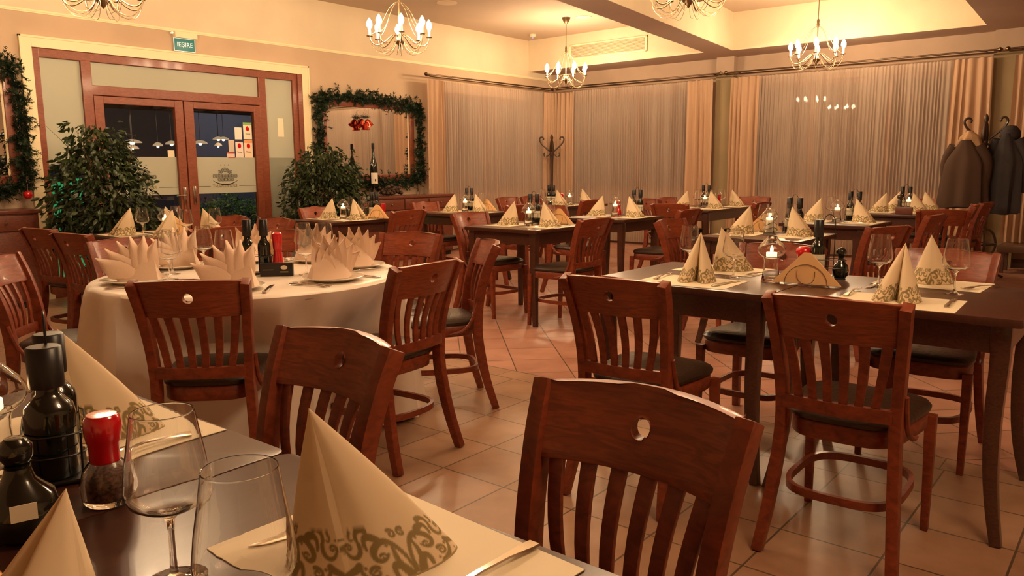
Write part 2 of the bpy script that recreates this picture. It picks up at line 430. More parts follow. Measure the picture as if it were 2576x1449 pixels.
curtain('drape', (10.70, yc-.05), (11.02, yc-.09), .03, ZT, 'drape', 'tan drape left of the corner, behind the empty coat stand', 5, .08, .03, group=G2)
curtain('drape', (xc-.05, 7.68), (xc-.02, 8.04), .03, ZT, 'drape', 'tan drape right of the corner, behind the empty coat stand', 6, .08, .03, group=G2)
curtain('drape', (xc-.05, 5.2), (xc-.05, 5.6), .03, ZT+.02, 'drape', 'tan drape against the left side of the wall column', 7, .085, .035, -.12, group=G2)
curtain('drape', (xc-.05, 4.5), (xc-.05, 4.93), .03, ZT+.02, 'drape', 'tan drape against the right side of the wall column', 8, .085, .035, group=G2)
curtain('drape', (xc-.05, 1.66), (xc-.05, 2.08), .03, ZT+.02, 'drape', 'tan drape behind the coats on the rack', 9, .085, .035, -.25, group=G2)
curtain('drape', (xc-.05, 1.0), (xc-.05, 1.44), .32, ZT+.02, 'drape', 'tan drape at the right edge of the picture', 10, .085, .035, group=G2)
def rod(a, c, label):
    b = MB(); a, c = Vector(a), Vector(c); d = (c-a).normalized()
    t = empty('curtain_rod', label, 'curtain rod', 'bronze curtain rods')
    b.tube([a, c], .011, 10); b.build('pole', 'rod', t)
    w = Vector((-d.y, d.x, 0));
    if abs(d.x) > .5: w = Vector((0, 1, 0))
    else: w = Vector((1, 0, 0))
    b2 = MB().tube([a-w*.05+Vector((0, 0, -.035)), c-w*.05+Vector((0, 0, -.035))], .008, 8); b2.build('track', 'rod', t)
    for e, s in ((a, -1), (c, 1)):
        p = e+d*s*.02; q = MB().tube([p-d*.03, p-d*.012, p, p+d*.012, p+d*.03], [.012, .024, .028, .022, .006], 10); q.build('finial', 'rod', t)
    for k in (.04, .96):
        p = a.lerp(c, k); MB().tube([p, p+w*.14], .008, 6).build('bracket', 'rod', t)
rod((7.98, yc-.07, 2.54), (10.9, yc-.07, 2.54), 'bronze curtain rod along the mirror wall')
rod((xc-.07, 8.0, 2.56), (xc-.07, 5.1, 2.57), 'bronze curtain rod between the room corner and the wall column')
rod((xc-.07, 4.98, 2.57), (xc-.07, 1.62, 2.57), 'long bronze curtain rod right of the wall column')
rod((xc-.07, 1.5, 2.57), (xc-.07, -1.2, 2.57), 'bronze curtain rod cut off by the right edge')

# ------------------------------------------------------------------ glazed door wall
DY = YA+.03
d1 = MB()
def fr(b, x0, z0, x1, z1, y0=DY-.035, y1=DY+.035): b.span((x0, y0, z0), (x1, y1, z1))
fr(d1, 3.02, 0, 3.085, 2.388); fr(d1, 5.965, 0, 6.03, 2.388, DY-.055); fr(d1, 5.90, 0, 5.97, 2.388)
fr(d1, 3.08, 2.305, 5.91, 2.388); fr(d1, 3.455, 0, 3.55, 2.31); fr(d1, 5.43, 0, 5.525, 2.31); fr(d1, 3.54, 1.985, 5.44, 2.08)
fr(d1, 3.08, 0, 3.46, .10); fr(d1, 5.52, 0, 5.91, .10)
dframe = struct(d1.build('door_1', 'door', smooth=False, bevel=.005))
def pane(name, x0, z0, x1, z1, m, parent, y=DY+.0, t=.006):
    return MB().span((x0, y-t/2, z0), (x1, y+t/2, z1)).build(name, m, parent, smooth=False)
pane('frosted_pane', 3.08, 1.30, 3.46, 2.31, 'frost', dframe); pane('frosted_pane', 3.545, 2.075, 5.435, 2.31, 'frost', dframe)
pane('frosted_pane', 5.52, 1.378, 5.905, 2.31, 'frost', dframe); pane('thin_frosted_pane', 5.52, .1, 5.905, 1.378, 'frost2', dframe); pane('glass_pane', 3.08, .08, 3.46, 1.30, 'pane', dframe)
pane('paper_notice', 5.684, 1.63, 5.766, 1.85, 'paper', dframe, DY-.006, .001)
def leaf(n, x0, x1, st, gx0, gx1):
    b = MB(); z1 = 1.978
    fr(b, x0, .01, gx0, z1, DY-.045, DY+.02); fr(b, gx1, .01, x1, z1, DY-.045, DY+.02); fr(b, gx0, 1.905, gx1, z1, DY-.045, DY+.02); fr(b, gx0, .01, gx1, .17, DY-.045, DY+.02)
    o = struct(b.build('door_%d' % n, 'door', smooth=False, bevel=.006))
    g = pane('glass_pane', gx0, .17, gx1, 1.905, 'pane', o)
    f = pane('frosted_band', gx0, .975, gx1, 1.378, 'frost', o, DY-.006, .002)
    cx = (gx0+gx1)/2-.02; y = DY-.009
    lb = MB()
    for k in (-1, 0, 1):
        c = (cx+k*.048, 1.293); r1, r2 = .009, .004
        p = [(c[0]+(r1 if i % 2 == 0 else r2)*math.sin(i*PI/5), c[1]+(r1 if i % 2 == 0 else r2)*math.cos(i*PI/5)) for i in range(10)]
        lb.add([(a, y, z) for a, z in p]+[(a, y+.0012, z) for a, z in p], [tuple(range(10)), tuple(range(19, 9, -1))]+[(i, (i+1) % 10, (i+1) % 10+10, i+10) for i in range(10)])
    for k in range(4):
        pts = [(cx+u*.085, y, 1.243-k*.013+.016*math.cos(u*PI*1.05)*(1 if True else 0)) for u in arc((-1, 1), 21)]
        lb.sweep(pts, (.0008, .0026), side=(0, 1, 0))
    pts = [(cx+u*.155, y, 1.118-.048*(1-u*u)) for u in arc((-1, 1), 25)]
    lb.sweep(pts, [(.0008, .0012+.0055*(1-(i/12-1)**2)) for i in range(25)], side=(0, 1, 0))
    def ring(x, z, w, h):
        pts = []
        for i in range(20):
            a = 2*PI*i/20; ca, sa = math.cos(a), math.sin(a)
            pts.append((x+w*math.copysign(abs(ca)**.5, ca), y, z+h*math.copysign(abs(sa)**.5, sa)))
        lb.sweep(pts, (.0008, .0016), side=(0, 1, 0), closed=True)
    for i in range(8): ring(cx-.135+i*.038, 1.168, .018, .018); ring(cx-.135+i*.038, 1.168, .010, .009)
    for i in range(5): ring(cx-.075+i*.040, 1.128, .019, .016); ring(cx-.075+i*.040, 1.128, .010, .008)
    lb.span((gx0+.01, y, 1.052), (cx-.19, y+.001, 1.056)); lb.span((cx+.17, y, 1.052), (gx1-.01, y+.001, 1.056))
    lb.build('logo', 'dark', f, smooth=False)
    t = text_mesh('lettering', 'RESTAURANT', .05, 'olive', f, .0006, True)
    t.location = (cx-.01, y, 1.054); t.rotation_euler = (PI/2, 0, 0)
    return o, g
dl, gl = leaf(2, 3.55, 4.475, .1, 3.64, 4.38); dr, gr = leaf(3, 4.487, 5.43, .1, 4.595, 5.342)
# lever handle on the left leaf
h = MB().box((4.425, DY-.05, .93), (.035, .012, .24)).build('handle_plate', 'metal', dl, bevel=.003)
MB().tube([(4.425, DY-.05, .965), (4.425, DY-.09, .965), (4.40, DY-.095, .965), (4.31, DY-.095, .96)], .008, 8).build('handle', 'metal', dl)
MB().box((4.54, DY-.05, .96), (.035, .012, .2)).build('handle_plate', 'metal', dr, bevel=.003)
# stickers on the right leaf
def sticker(x0, z0, x1, z1, c, name='sticker', dot=None, band=None, txt=None):
    m = mat('sticker_ink', c, .5)
    o = pane(name, x0, z0, x1, z1, m, gr, DY-.008, .001)
    if band: pane('sticker_band', x0, band[1], x1, band[2], mat('sticker_band_ink', band[0], .5), gr, DY-.0092, .001)
    if dot:
        b = MB(); b.lathe([(0, -.003), (dot[2], -.001), (0, .001)], 20); q = b.build('sticker_mark', 'red', gr)
        q.location = (dot[0], DY-.010, dot[1]); q.rotation_euler = (PI/2, 0, 0); q.scale = (1, 1.2, 1)
    if txt:
        t = text_mesh('sticker_lettering', txt, .026, 'dark', gr, .0004); t.location = ((x0+x1)/2, DY-.0100, (z0+z1)/2-.035); t.rotation_euler = (PI/2, 0, 0)
sticker(5.100, 1.585, 5.190, 1.722, (.80, .76, .68))
sticker(5.212, 1.590, 5.322, 1.782, (.80, .74, .55), dot=(5.268, 1.712, .024), band=((.22, .45, .12), 1.752, 1.782), txt='Ticket')
sticker(5.100, 1.378, 5.198, 1.570, (.80, .70, .62), dot=(5.150, 1.512, .024), band=((.05, .02, .03), 1.552, 1.570), txt='Ticket')
sticker(5.212, 1.378, 5.322, 1.580, (.84, .66, .48), dot=(5.268, 1.512, .024), band=((.75, .32, .12), 1.548, 1.580), txt='Ticket')
sticker(5.012, 1.443, 5.085, 1.577, (.62, .52, .42))
sticker(4.985, 1.378, 5.085, 1.436, (.75, .60, .52), band=((.55, .10, .07), 1.420, 1.436))
sticker(5.0, 1.372, 5.09, 1.380, (.5, .1, .08))
# paper on left leaf
pane('paper_notice', 4.285, 1.378, 4.36, 1.45, 'paper', gl, DY-.008, .001)

# ------------------------------------------------------------------ exit sign
es = empty('exit_sign', 'teal exit sign reading IESIRE under a white lamp box above the door', 'exit sign')
MB().box((4.54, YA-.035, 2.668), (.25, .07, .065)).build('lamp_box', 'trim', es, bevel=.006)
MB().box((4.532, YA-.03, 2.568), (.228, .01, .125)).build('sign_plate', 'sign', es, bevel=.002)
t = text_mesh('sign_lettering', 'IE\u015eIRE', .066, 'signw', es, .001); t.location = (4.532, YA-.037, 2.568); t.rotation_euler = (PI/2, 0, 0)
MB().box((4.532, YA-.028, 2.568), (.242, .006, .139)).build('sign_rim', 'signw', es, bevel=.002)
MB().tube([(4.395, YA-.02, 2.68), (4.395, YA-.05, 2.68)], .012, 8).build('cable_clip', 'signw', es)

# ------------------------------------------------------------------ ventilation grille, ceiling speakers, camera
v = empty('ventilation_grille', 'long white slatted air grille in the face of the ceiling recess', 'air vent')
gy0, gy1, gz0, gz1 = 6.02, 7.44, 2.92, 3.145
gb = MB()
for a, c in (((10.545, gy0, gz0), (10.566, gy1, gz0+.022)), ((10.545, gy0, gz1-.022), (10.566, gy1, gz1)), ((10.545, gy0, gz0), (10.566, gy0+.03, gz1)), ((10.545, gy1-.03, gz0), (10.566, gy1, gz1))): gb.span(a, c)
# coffer face leans slightly in plan: follow it
def lean(b):
    b.v = [(x - (YA-y)*.0344, y, z) for x, y, z in b.v]; return b
lean(gb).build('grille_frame', 'trim', v, smooth=False)
lean(MB().span((10.560, gy0+.02, gz0+.015), (10.566, gy1-.02, gz1-.015))).build('grille_back', 'stone', v, smooth=False)
sl = MB()
for i in range(10):
    z = gz0+.032+i*.0178; sl.box((10.553, (gy0+gy1)/2, z), (.012, gy1-gy0-.05, .0085), R=Matrix.Rotation(.5, 3, 'Y'))
lean(sl).build('slats', 'grille', v, smooth=False)
def disc(x, y, r, label, z=ZC):
    b = MB().lathe([(0, -.016), (r*.8, -.014), (r, -.006), (r, 0), (0, 0)], 28); o = b.build('ceiling_speaker', 'grille'); o.location = (x, y, z); tag(o, label, 'speaker', 'round ceiling speakers')
disc(9.45, 6.45, .12, 'round flush ceiling speaker near the far left chandelier'); disc(7.5, 7.2, .13, 'round flush ceiling speaker nearer the door wall')
cm = empty('security_camera', 'small dome camera on the ceiling above the left curtain', 'camera', loc=(10.1, 7.85, ZC))
MB().lathe([(0, 0), (.05, 0), (.05, -.03), (.035, -.045), (0, -.045)], 20).build('camera_base', 'grille', cm)
MB().lathe([(0, -.08), (.018, -.075), (.028, -.06), (.03, -.045), (0, -.044)], 20).build('camera_dome', mat('blue_lens', (.25, .2, .5), .1, coat=1), cm)

# ------------------------------------------------------------------ chair
def make_chair():
    t = empty('dining_chair', 'x', 'chair', 'slat-backed dining chairs')
    post = cat_rom([(-.035, 0, 0), (.012, 0, .16), (.045, 0, .34), (.05, 0, .46), (.036, 0, .60), (-.002, 0, .74), (-.048, 0, .850)], 4)
    def bow(y): return -.050*(1-(y/.19)**2)       # rails bulge backwards
    for s in (-1, 1):
        pts = [(p.x, s*(.169+.030*abs((p.z-.46)/.42)**1.5), p.z) for p in post]
        w = [(.0165 if p.z > .5 else .017, .024 if p.z > .3 else .017+.007*p.z/.3) for p in post]
        MB().sweep(pts, w, side=(0, 1, 0)).build('leg', 'chair', t, bevel=.004)
    for s in (-1, 1):
        MB().sweep([(.452, s*.196, 0), (.444, s*.196, .2), (.438, s*.194, .415)], [(.012, .012), (.0145, .0145), (.018, .018)], side=(0, 1, 0)).build('leg', 'chair', t, bevel=.003)
    # top rail with its round hole
    z0, z1, zc, R = .722, .852, .794, .0185
    def xr(y, z): return (-.002-.046*(z-.74)/.11)+bow(y)*.95+.006
    b = MB(); th = .011
    def addquad(cells):
        for q in cells: yield q
    ysL = [-.183+.125*i/8 for i in range(9)]; ysR = [-y for y in reversed(ysL)]
    grid_v = {}; faces = []
    def vid(y, z, side):
        k = (round(y, 5), round(z, 5), side)
        if k not in grid_v:
            zz = z + .009*(1-(y/.183)**2)*(1 if z > .84 else 0) + (0 if z < .8 else 0)
            grid_v[k] = len(b.v); b.v.append((xr(y, z)+side*th, y, zz))
        return grid_v[k]
    zsn = [z0, .744, .769, zc, .817, .836, z1]
    def strip(ys):
        for ya, yb in zip(ys, ys[1:]):
            for za, zb in zip(zsn, zsn[1:]):
                for sd in (-1, 1): faces.append([vid(ya, za, sd), vid(yb, za, sd), vid(yb, zb, sd), vid(ya, zb, sd)])
    strip(ysL); strip(ysR)
    # centre block: ring of quads between the block outline and the hole
    ye = .058; outl = []
    for z in zsn[:-1]: outl.append((ye, z))
    for y in (.058, .029, 0, -.029): outl.append((y, z1))
    for z in reversed(zsn[1:]): outl.append((-ye, z))
    for y in (-.058, -.029, 0, .029): outl.append((y, z0))
    k = len(outl); hole = []
    for (y, z) in outl: a = math.atan2(z-zc, y); hole.append((R*math.cos(a), zc+R*math.sin(a)))
    mid = [((y+2*hy)/3, (z+2*hz)/3) for (y, z), (hy, hz) in zip(outl, hole)]
    for i in range(k):
        j = (i+1) % k
        for A_, B_ in ((outl, mid), (mid, hole)):
            for sd in (-1, 1): faces.append([vid(*A_[i], sd), vid(*A_[j], sd), vid(*B_[j], sd), vid(*B_[i], sd)])
        faces.append([vid(*hole[i], -1), vid(*hole[j], -1), vid(*hole[j], 1), vid(*hole[i], 1)])
    allys = ysL+[-.029, 0, .029]+ysR
    for zz in (z0, z1):
        for ya, yb in zip(allys, allys[1:]): faces.append([vid(ya, zz, -1), vid(yb, zz, -1), vid(yb, zz, 1), vid(ya, zz, 1)])
    for yy in (ysL[0], ysR[-1]):
        for za, zb in zip(zsn, zsn[1:]): faces.append([vid(yy, za, -1), vid(yy, zb, -1), vid(yy, zb, 1), vid(yy, za, 1)])
    b.f = [tuple(f) for f in faces]
    b.build('top_rail', 'rail', t, bevel=.0035)
    # lower rail
    def xl(y): return .040-.026*(1-(y/.19)**2)
    pts = [(xl(y), y, .502) for y in arc((-.160, .160), 13)]
    MB().sweep(pts, (.022, .011), side=(0, 0, 1)).build('lower_rail', 'chair', t, bevel=.003)
    for i in range(6):
        u = (i-2.5)/2.5; yt, yb = u*.146, u*.112
        p = []
        for q in arc((0, 1), 7):
            y = yb+(yt-yb)*q; z = .515+(.73-.515)*q
            x0, x1 = xl(yb), xr(yt, .732)
            p.append((x0+(x1-x0)*q**1.35+.010*math.sin(PI*q), y, z))
        MB().sweep(p, [(.0125+.0025*q, .0055) for q in arc((0, 1), 7)], side=(0, 1, 0)).build('slat', 'chair', t, bevel=.002)
    # seat
    def outline(g, n=36):
        out = []
        for i in range(n):
            a = 2*PI*i/n; ca, sa = math.cos(a), math.sin(a)
            ex = math.copysign(abs(ca)**.5, ca); ey = math.copysign(abs(sa)**.45, sa)
            x = .252+ex*(.205-g); hw = (.158+.054*(x-.05)/.4)-g; out.append((x, ey*hw*(1.0)))
        return out
    MB().loft([[(x, y, z) for x, y in outline(g)] for g, z in ((.004, .385), (0, .39), (0, .435), (.004, .44))]).build('seat_frame', 'chair', t)
    MB().loft([[(x, y, z) for x, y in outline(g)] for g, z in ((.004, .440), (-.006, .447), (-.008, .458), (.0, .470), (.018, .479), (.06, .486), (.13, .489), (.18, .490))]).build('seat', 'leather', t)
    # bentwood hoop stretcher
    pts = []
    for i in range(40):
        a = 2*PI*i/40; ca, sa = math.cos(a), math.sin(a)
        pts.append((.238+math.copysign(abs(ca)**.6, ca)*.205, math.copysign(abs(sa)**.6, sa)*.172, .205))
    MB().sweep(pts, (.013, .008), side=(0, 0, 1), closed=True).build('stretcher', 'chair', t)
    for s in (-1, 1):
        MB().tube(bez([(.050, s*.190, .565), (.075, s*.190, .47), (.10, s*.192, .405), (.20, s*.200, .405)], 10), [.009]*8+[.008, .004], 8).build('brace', 'chair', t)
    return t
chair = make_chair()
def chair_at(x, y, facing, label):
    """x, y = middle of the top rail on plan"""
    a = math.radians(facing); return place(chair, label, (x+.05*math.cos(a)+.0, y+.05*math.sin(a), 0), a)
for c in [
    (1.14, .655, 180, 'nearest dining chair, its back filling the bottom centre of the picture'),
    (1.13, 1.46, 180, 'dining chair at the far half of the nearest table, back seen obliquely'),
    (2.35, .71, 1, 'dining chair with full rear view at the right, tucked to the long dark table'),
    (2.33, 1.46, 3, 'dining chair left of the full rear-view one, at the long dark table'),
    (3.84, 1.42, 181, 'dining chair behind the long dark table, beside the candle and red mill'),
    (3.98, .72, 180, 'dining chair behind the long dark table, at its right end'),
    (1.39, 2.62, 45, 'dining chair seen from behind in front of the round white-clothed table'),
    (2.26, 2.30, 95, 'dining chair standing just right of the round white-clothed table'),
    (3.13, 2.73, 143, 'dining chair seen side-on, turned away from the round table'),
    (3.26, 3.46, 196, 'orange-lit dining chair right behind the round table, facing the camera'),
    (2.90, 4.33, 232, 'dining chair behind the red mill on the round table'),
    (2.03, 4.50, 266, 'dining chair behind the nearest left fan napkin of the round table'),
    (1.25, 4.07, -40, 'dining chair cut off by the left picture edge'),
    (2.02, 5.22, 8, 'dark dining chair at the doorside table, nearer of the two on its left'),
    (2.06, 5.85, 8, 'dark dining chair at the doorside table, farther of the two on its left'),
    (2.82, 4.86, 92, 'dark dining chair at the near end of the doorside table'),
    (3.62, 5.38, 183, 'dining chair right of the doorside table, nearer the round table'),
    (3.62, 6.00, 180, 'dining chair right of the doorside table, nearest the glass doors'),
    (4.92, 6.62, -92, 'dining chair under the right ficus, behind the table before the mirror'),
    (5.03, 5.36, 90, 'dark dining chair with its back to us at the table before the mirror'),
    (6.35, 6.52, -90, 'dining chair by the sideboard, behind the table before the left curtain'),
    (6.42, 5.16, 90, 'dark dining chair with its back to us at the table before the left curtain'),
    (5.08, 4.66, -95, 'dining chair behind the left end of the middle square table'),
    (5.00, 3.28, 88, 'dark dining chair with its back to us right of the middle square table'),
    (6.42, 4.74, -90, 'dining chair behind the square table right of the middle one'),
    (6.55, 3.28, 90, 'dark dining chair with its back to us at the table right of the middle one'),
    (7.40, 3.95, 2, 'dark dining chair at the left end of the long far table'),
    (7.95, 6.62, -90, 'dining chair behind the corner table, left one'),
    (8.45, 6.62, -90, 'dining chair behind the corner table, nearest the empty coat stand'),
    (7.83, 5.20, 90, 'dark dining chair in front of the corner table'),
    (8.38, 4.78, -90, 'dining chair behind the long far table, left one'),
    (8.88, 4.78, -90, 'dining chair behind the long far table, right one'),
    (9.62, 3.95, 180, 'orange-lit dining chair at the right end of the long far table'),
    (8.28, 3.30, 90, 'dark dining chair in front of the long far table'),
    (5.18, 2.76, -90, 'pale-lit dining chair behind the table with the strapped white jug'),
    (5.36, 1.30, 68, 'dining chair seen edge-on right of the table with the strapped white jug'),
    (6.90, 2.82, -90, 'dining chair behind the table in front of the wide sheer curtain'),
    (6.85, 1.33, 84, 'dining chair on the near side of the table before the wide sheer curtain'),
    (8.72, 1.38, 100, 'dark dining chair on the near side of the farthest right table'),
    (9.35, 1.36, 84, 'dark dining chair just left of the hanging brown coat'),
    (9.95, 2.02, 180, 'reddish dining chair at the far end of the farthest right table'),
    (7.55, 1.42, 20, 'dark dining chair between the two tables at the far right'),
]: chair_at(*c)

# ------------------------------------------------------------------ tables
def rrect(w, d, r, n=5):
    out = []
    for cx, cy, a0 in ((w/2-r, d/2-r, 0), (-w/2+r, d/2-r, PI/2), (-w/2+r, -d/2+r, PI), (w/2-r, -d/2+r, 1.5*PI)):
        for i in range(n): a = a0+PI/2*i/(n-1); out.append((cx+r*math.cos(a), cy+r*math.sin(a)))
    return out
def make_table(w, d, label, x, y):
    t = empty('dining_table', label, 'table', 'dark wooden dining tables', (x, y, 0))
    MB().prism(rrect(w, d, .022), .732, .76).build('tabletop', 'table', t, bevel=.003)
    b = MB(); a = .05
    for sx in (-1, 1): b.box((sx*(w/2-a), 0, .685), (.02, d-2*a, .095)); b.box((0, sx*(d/2-a), .685), (w-2*a, .02, .095))
    b.build('apron', 'tleg', t, smooth=False)
    for sx in (-1, 1):
        for sy in (-1, 1):
            o = [(-.062, .732), (-.060, .60), (-.066, .42), (-.060, .25), (-.045, .12), (-.022, 0)]
            pts = [(sx*(w/2+q), sy*(d/2+q), z) for q, z in o]
            ws = [(.030, .030), (.029, .029), (.025, .025), (.021, .021), (.019, .019), (.017, .017)]
            MB().sweep(cat_rom(pts, 3), [(.030-.013*i/15,)*2 for i in range(16)], side=(1, 0, 0)).build('leg', 'tleg', t, bevel=.003)
    return t
def table_span(x0, y0, x1, y1, label): return make_table(x1-x0, y1-y0, label, (x0+x1)/2, (y0+y1)/2)
table_span(.0, 1.123, .753, 1.875, 'dark table at bottom left, far half of the joined nearest pair')
table_span(.0, .33, .753, 1.119, 'dark table at the bottom edge, near half of the joined nearest pair')
table_span(2.848, 1.107, 3.60, 1.90, 'left half of the joined long table in the right foreground')
table_span(2.848, .29, 3.60, 1.103, 'right half of the joined long table in the right foreground')
table_span(2.52, 5.06, 3.27, 6.30, 'long dark table in front of the glass doors, behind the round one')
table_span(4.45, 5.76, 5.20, 6.42, 'small dark table before the garlanded mirror and right ficus')
table_span(6.00, 5.54, 6.75, 6.30, 'square dark table in front of the left sheer curtain')
table_span(4.78, 3.69, 5.53, 4.45, 'square dark table alone in the middle of the floor')
table_span(6.20, 3.77, 6.95, 4.45, 'square dark table directly right of the middle one')
table_span(7.78, 5.65, 8.90, 6.32, 'dark table nearest the room corner and the empty coat stand')
table_span(8.03, 3.80, 9.35, 4.52, 'long dark table before the tan drapes at the wall column')
table_span(5.03, 1.75, 5.78, 2.47, 'square dark table directly behind the long foreground one')
table_span(6.62, 1.77, 7.36, 2.50, 'dark table before the left part of the wide sheer curtain')
table_span(8.32, 1.70, 9.55, 2.42, 'farthest dark table at the right, near the hanging coats')

# round table under its cloth
RC, RR = (2.04, 3.25), .685
rt = empty('round_table', 'round table hidden under a white floor-length cloth, left of centre', 'table', loc=(*RC, 0))
MB().lathe([(0, .725), (RR-.01, .725), (RR-.01, .752), (0, .752)], 48).build('tabletop', 'table', rt)
MB().lathe([(0, 0), (.28, 0), (.28, .03), (.05, .06), (.045, .725), (0, .725)], 20).build('pedestal', 'tleg', rt)
def make_cloth():
    r_ = random.Random(3); n = 288; vs = [(0, 0, .7585)]; rings = []
    ph = [(k, r_.uniform(0, 6.28), r_.uniform(.5, 1)) for k in (9, 13, 17, 22)]
    prof = [(.25, .7585, 0), (.5, .7585, 0), (.64, .7585, 0), (.668, .7580, 0), (RR-.006, .7545, 0), (RR+.004, .745, .02), (RR+.012, .72, .10), (RR+.018, .67, .25)]
    for z in arc((.60, .02), 9): prof.append((RR+.022+(.62-z)*.10, z, .35+.65*(.62-z)/.6))
    for rr, z, w in prof:
        for i in range(n):
            a = 2*PI*i/n; f = sum(am*math.sin(k*a+p) for k, p, am in ph)/2.2
            f = math.copysign(abs(f)**.8, f)
            q = rr+w*.062*f
            for ca_, tg in ((math.radians(225.7), .43), (math.radians(283.0), .50)):
                da = abs((a-ca_+PI) % (2*PI)-PI); wn_ = max(0, 1-(da/.62)**2)**.6 if da < .62 else 0; zz_ = min(1, max(0, (.74-z)/.22)); q -= wn_*zz_*max(0, q-tg)
            vs.append((q*math.cos(a), q*math.sin(a), z+(.006*f if z < .05 else 0)))
    fs = [(0, 1+i, 1+(i+1) % n) for i in range(n)]
    for j in range(len(prof)-1):
        for i in range(n): a, b_ = 1+j*n+i, 1+j*n+(i+1) % n; fs.append((a, a+n, b_+n, b_))
    return MB().add(vs, fs).build('tablecloth', 'cloth', fix=True)
cl = make_cloth(); cl.location = (*RC, 0); tag(cl, 'white damask cloth falling in folds from the round table', 'tablecloth')
ZTB, ZCL = .7605, .7592

# ------------------------------------------------------------------ scroll pattern for the paper napkins
def scroll_strokes():
    L = []     # (polyline, half width start, half width end)
    def spiral(cx, cy, r0, r1, a0, turns, w0, w1, n=22):
        p = []
        for i in range(n):
            t = i/(n-1); a = a0+turns*2*PI*t; r = r0+(r1-r0)*t; p.append((cx+r*math.cos(a), cy+r*math.sin(a)))
        L.append((p, w0, w1))
    def curve(pts, w0, w1, n=18):
        L.append(([(q.x, q.y) for q in bez([(x, y, 0) for x, y in pts], n)], w0, w1))
    # unit 0..1 wide, 0..1 high (1 = 56 mm)
    curve([(.02, .08), (.00, .55), (.25, .95), (.50, .62)], .030, .055); spiral(.10, .84, .085, .02, 1.0, 1.1, .030, .018)
    curve([(.50, .62), (.62, .45), (.42, .30), (.30, .50)], .060, .020); spiral(.38, .46, .07, .015, .5, 1.0, .022, .016)
    curve([(.40, .78), (.58, .92), (.66, .80), (.62, .62)], .065, .030); curve([(.55, .95), (.68, 1.02), (.80, .90), (.72, .70)], .050, .030)
    curve([(.10, .05), (.20, .40), (.34, .32), (.30, .10)], .075, .040); curve([(.18, .28), (.24, .52), (.14, .66), (.22, .72)], .050, .016)
    spiral(.58, .22, .10, .02, 2.2, -1.3, .032, .018); curve([(.50, .02), (.62, .05), (.78, .10), (.80, .34)], .050, .030)
    curve([(.72, .70), (.70, .50), (.86, .40), (.94, .58)], .045, .025); spiral(.90, .66, .07, .015, -.6, 1.1, .026, .018)
    curve([(.80, .34), (.90, .22), (.98, .28), (1.02, .08)], .060, .035); curve([(.84, .92), (.90, .80), (.84, .74), (.80, .80)], .030, .012)
    for cx, cy, r in ((.28, .66, .030), (.72, .30, .028), (.46, .12, .026), (.86, .08, .022), (.97, .80, .02)): L.append(([(cx, cy), (cx+.001, cy)], r, r))
    return L
def scroll_mask(s, h):
    """s = distance along the hem, h = height (metres) -> 0..1 ink"""
    u = s/.080; cell = np.floor(u); fu = u-cell; fu = np.where(cell % 2 == 1, 1-fu, fu); v = h/.064
    best = np.full(s.shape, 9.0)
    for pts, w0, w1 in scroll_strokes():
        n = len(pts)
        for i in range(n-1):
            (x0, y0), (x1, y1) = pts[i], pts[i+1]; w = w0+(w1-w0)*i/max(1, n-2)
            dx, dy = (x1-x0)*1.29, y1-y0; L2 = dx*dx+dy*dy+1e-9
            t = np.clip(((fu-x0)*1.29*dx+(v-y0)*dy)/L2, 0, 1)
            d = np.hypot((fu-x0)*1.29-dx*t, (v-y0)-dy*t)-w*1.22
            best = np.minimum(best, d)
    m = np.clip(.5-best/.022, 0, 1)
    return np.where(h < .0018, .8, m)
def paper_napkin_material():
    m, nt, b = newmat('printed_paper'); at = nt.nodes.new('ShaderNodeAttribute'); at.attribute_name = 'ink'
    mx = nt.nodes.new('ShaderNodeMix'); mx.data_type = 'RGBA'; mx.inputs[6].default_value = (.82, .66, .44, 1); mx.inputs[7].default_value = (.27, .20, .075, 1)
    nt.links.new(at.outputs['Fac'], mx.inputs[0]); nt.links.new(mx.outputs[2], b.inputs['Base Color']); b.inputs['Roughness'].default_value = .8
    tl = nt.nodes.new('ShaderNodeBsdfTranslucent'); nt.links.new(mx.outputs[2], tl.inputs[0]); ms = nt.nodes.new('ShaderNodeMixShader'); ms.inputs[0].default_value = .18
    nt.links.new(b.outputs[0], ms.inputs[1]); nt.links.new(tl.outputs[0], ms.inputs[2]); nt.links.new(ms.outputs[0], nt.nodes['Material Output'].inputs[0])
    return m
M['print'] = paper_napkin_material()
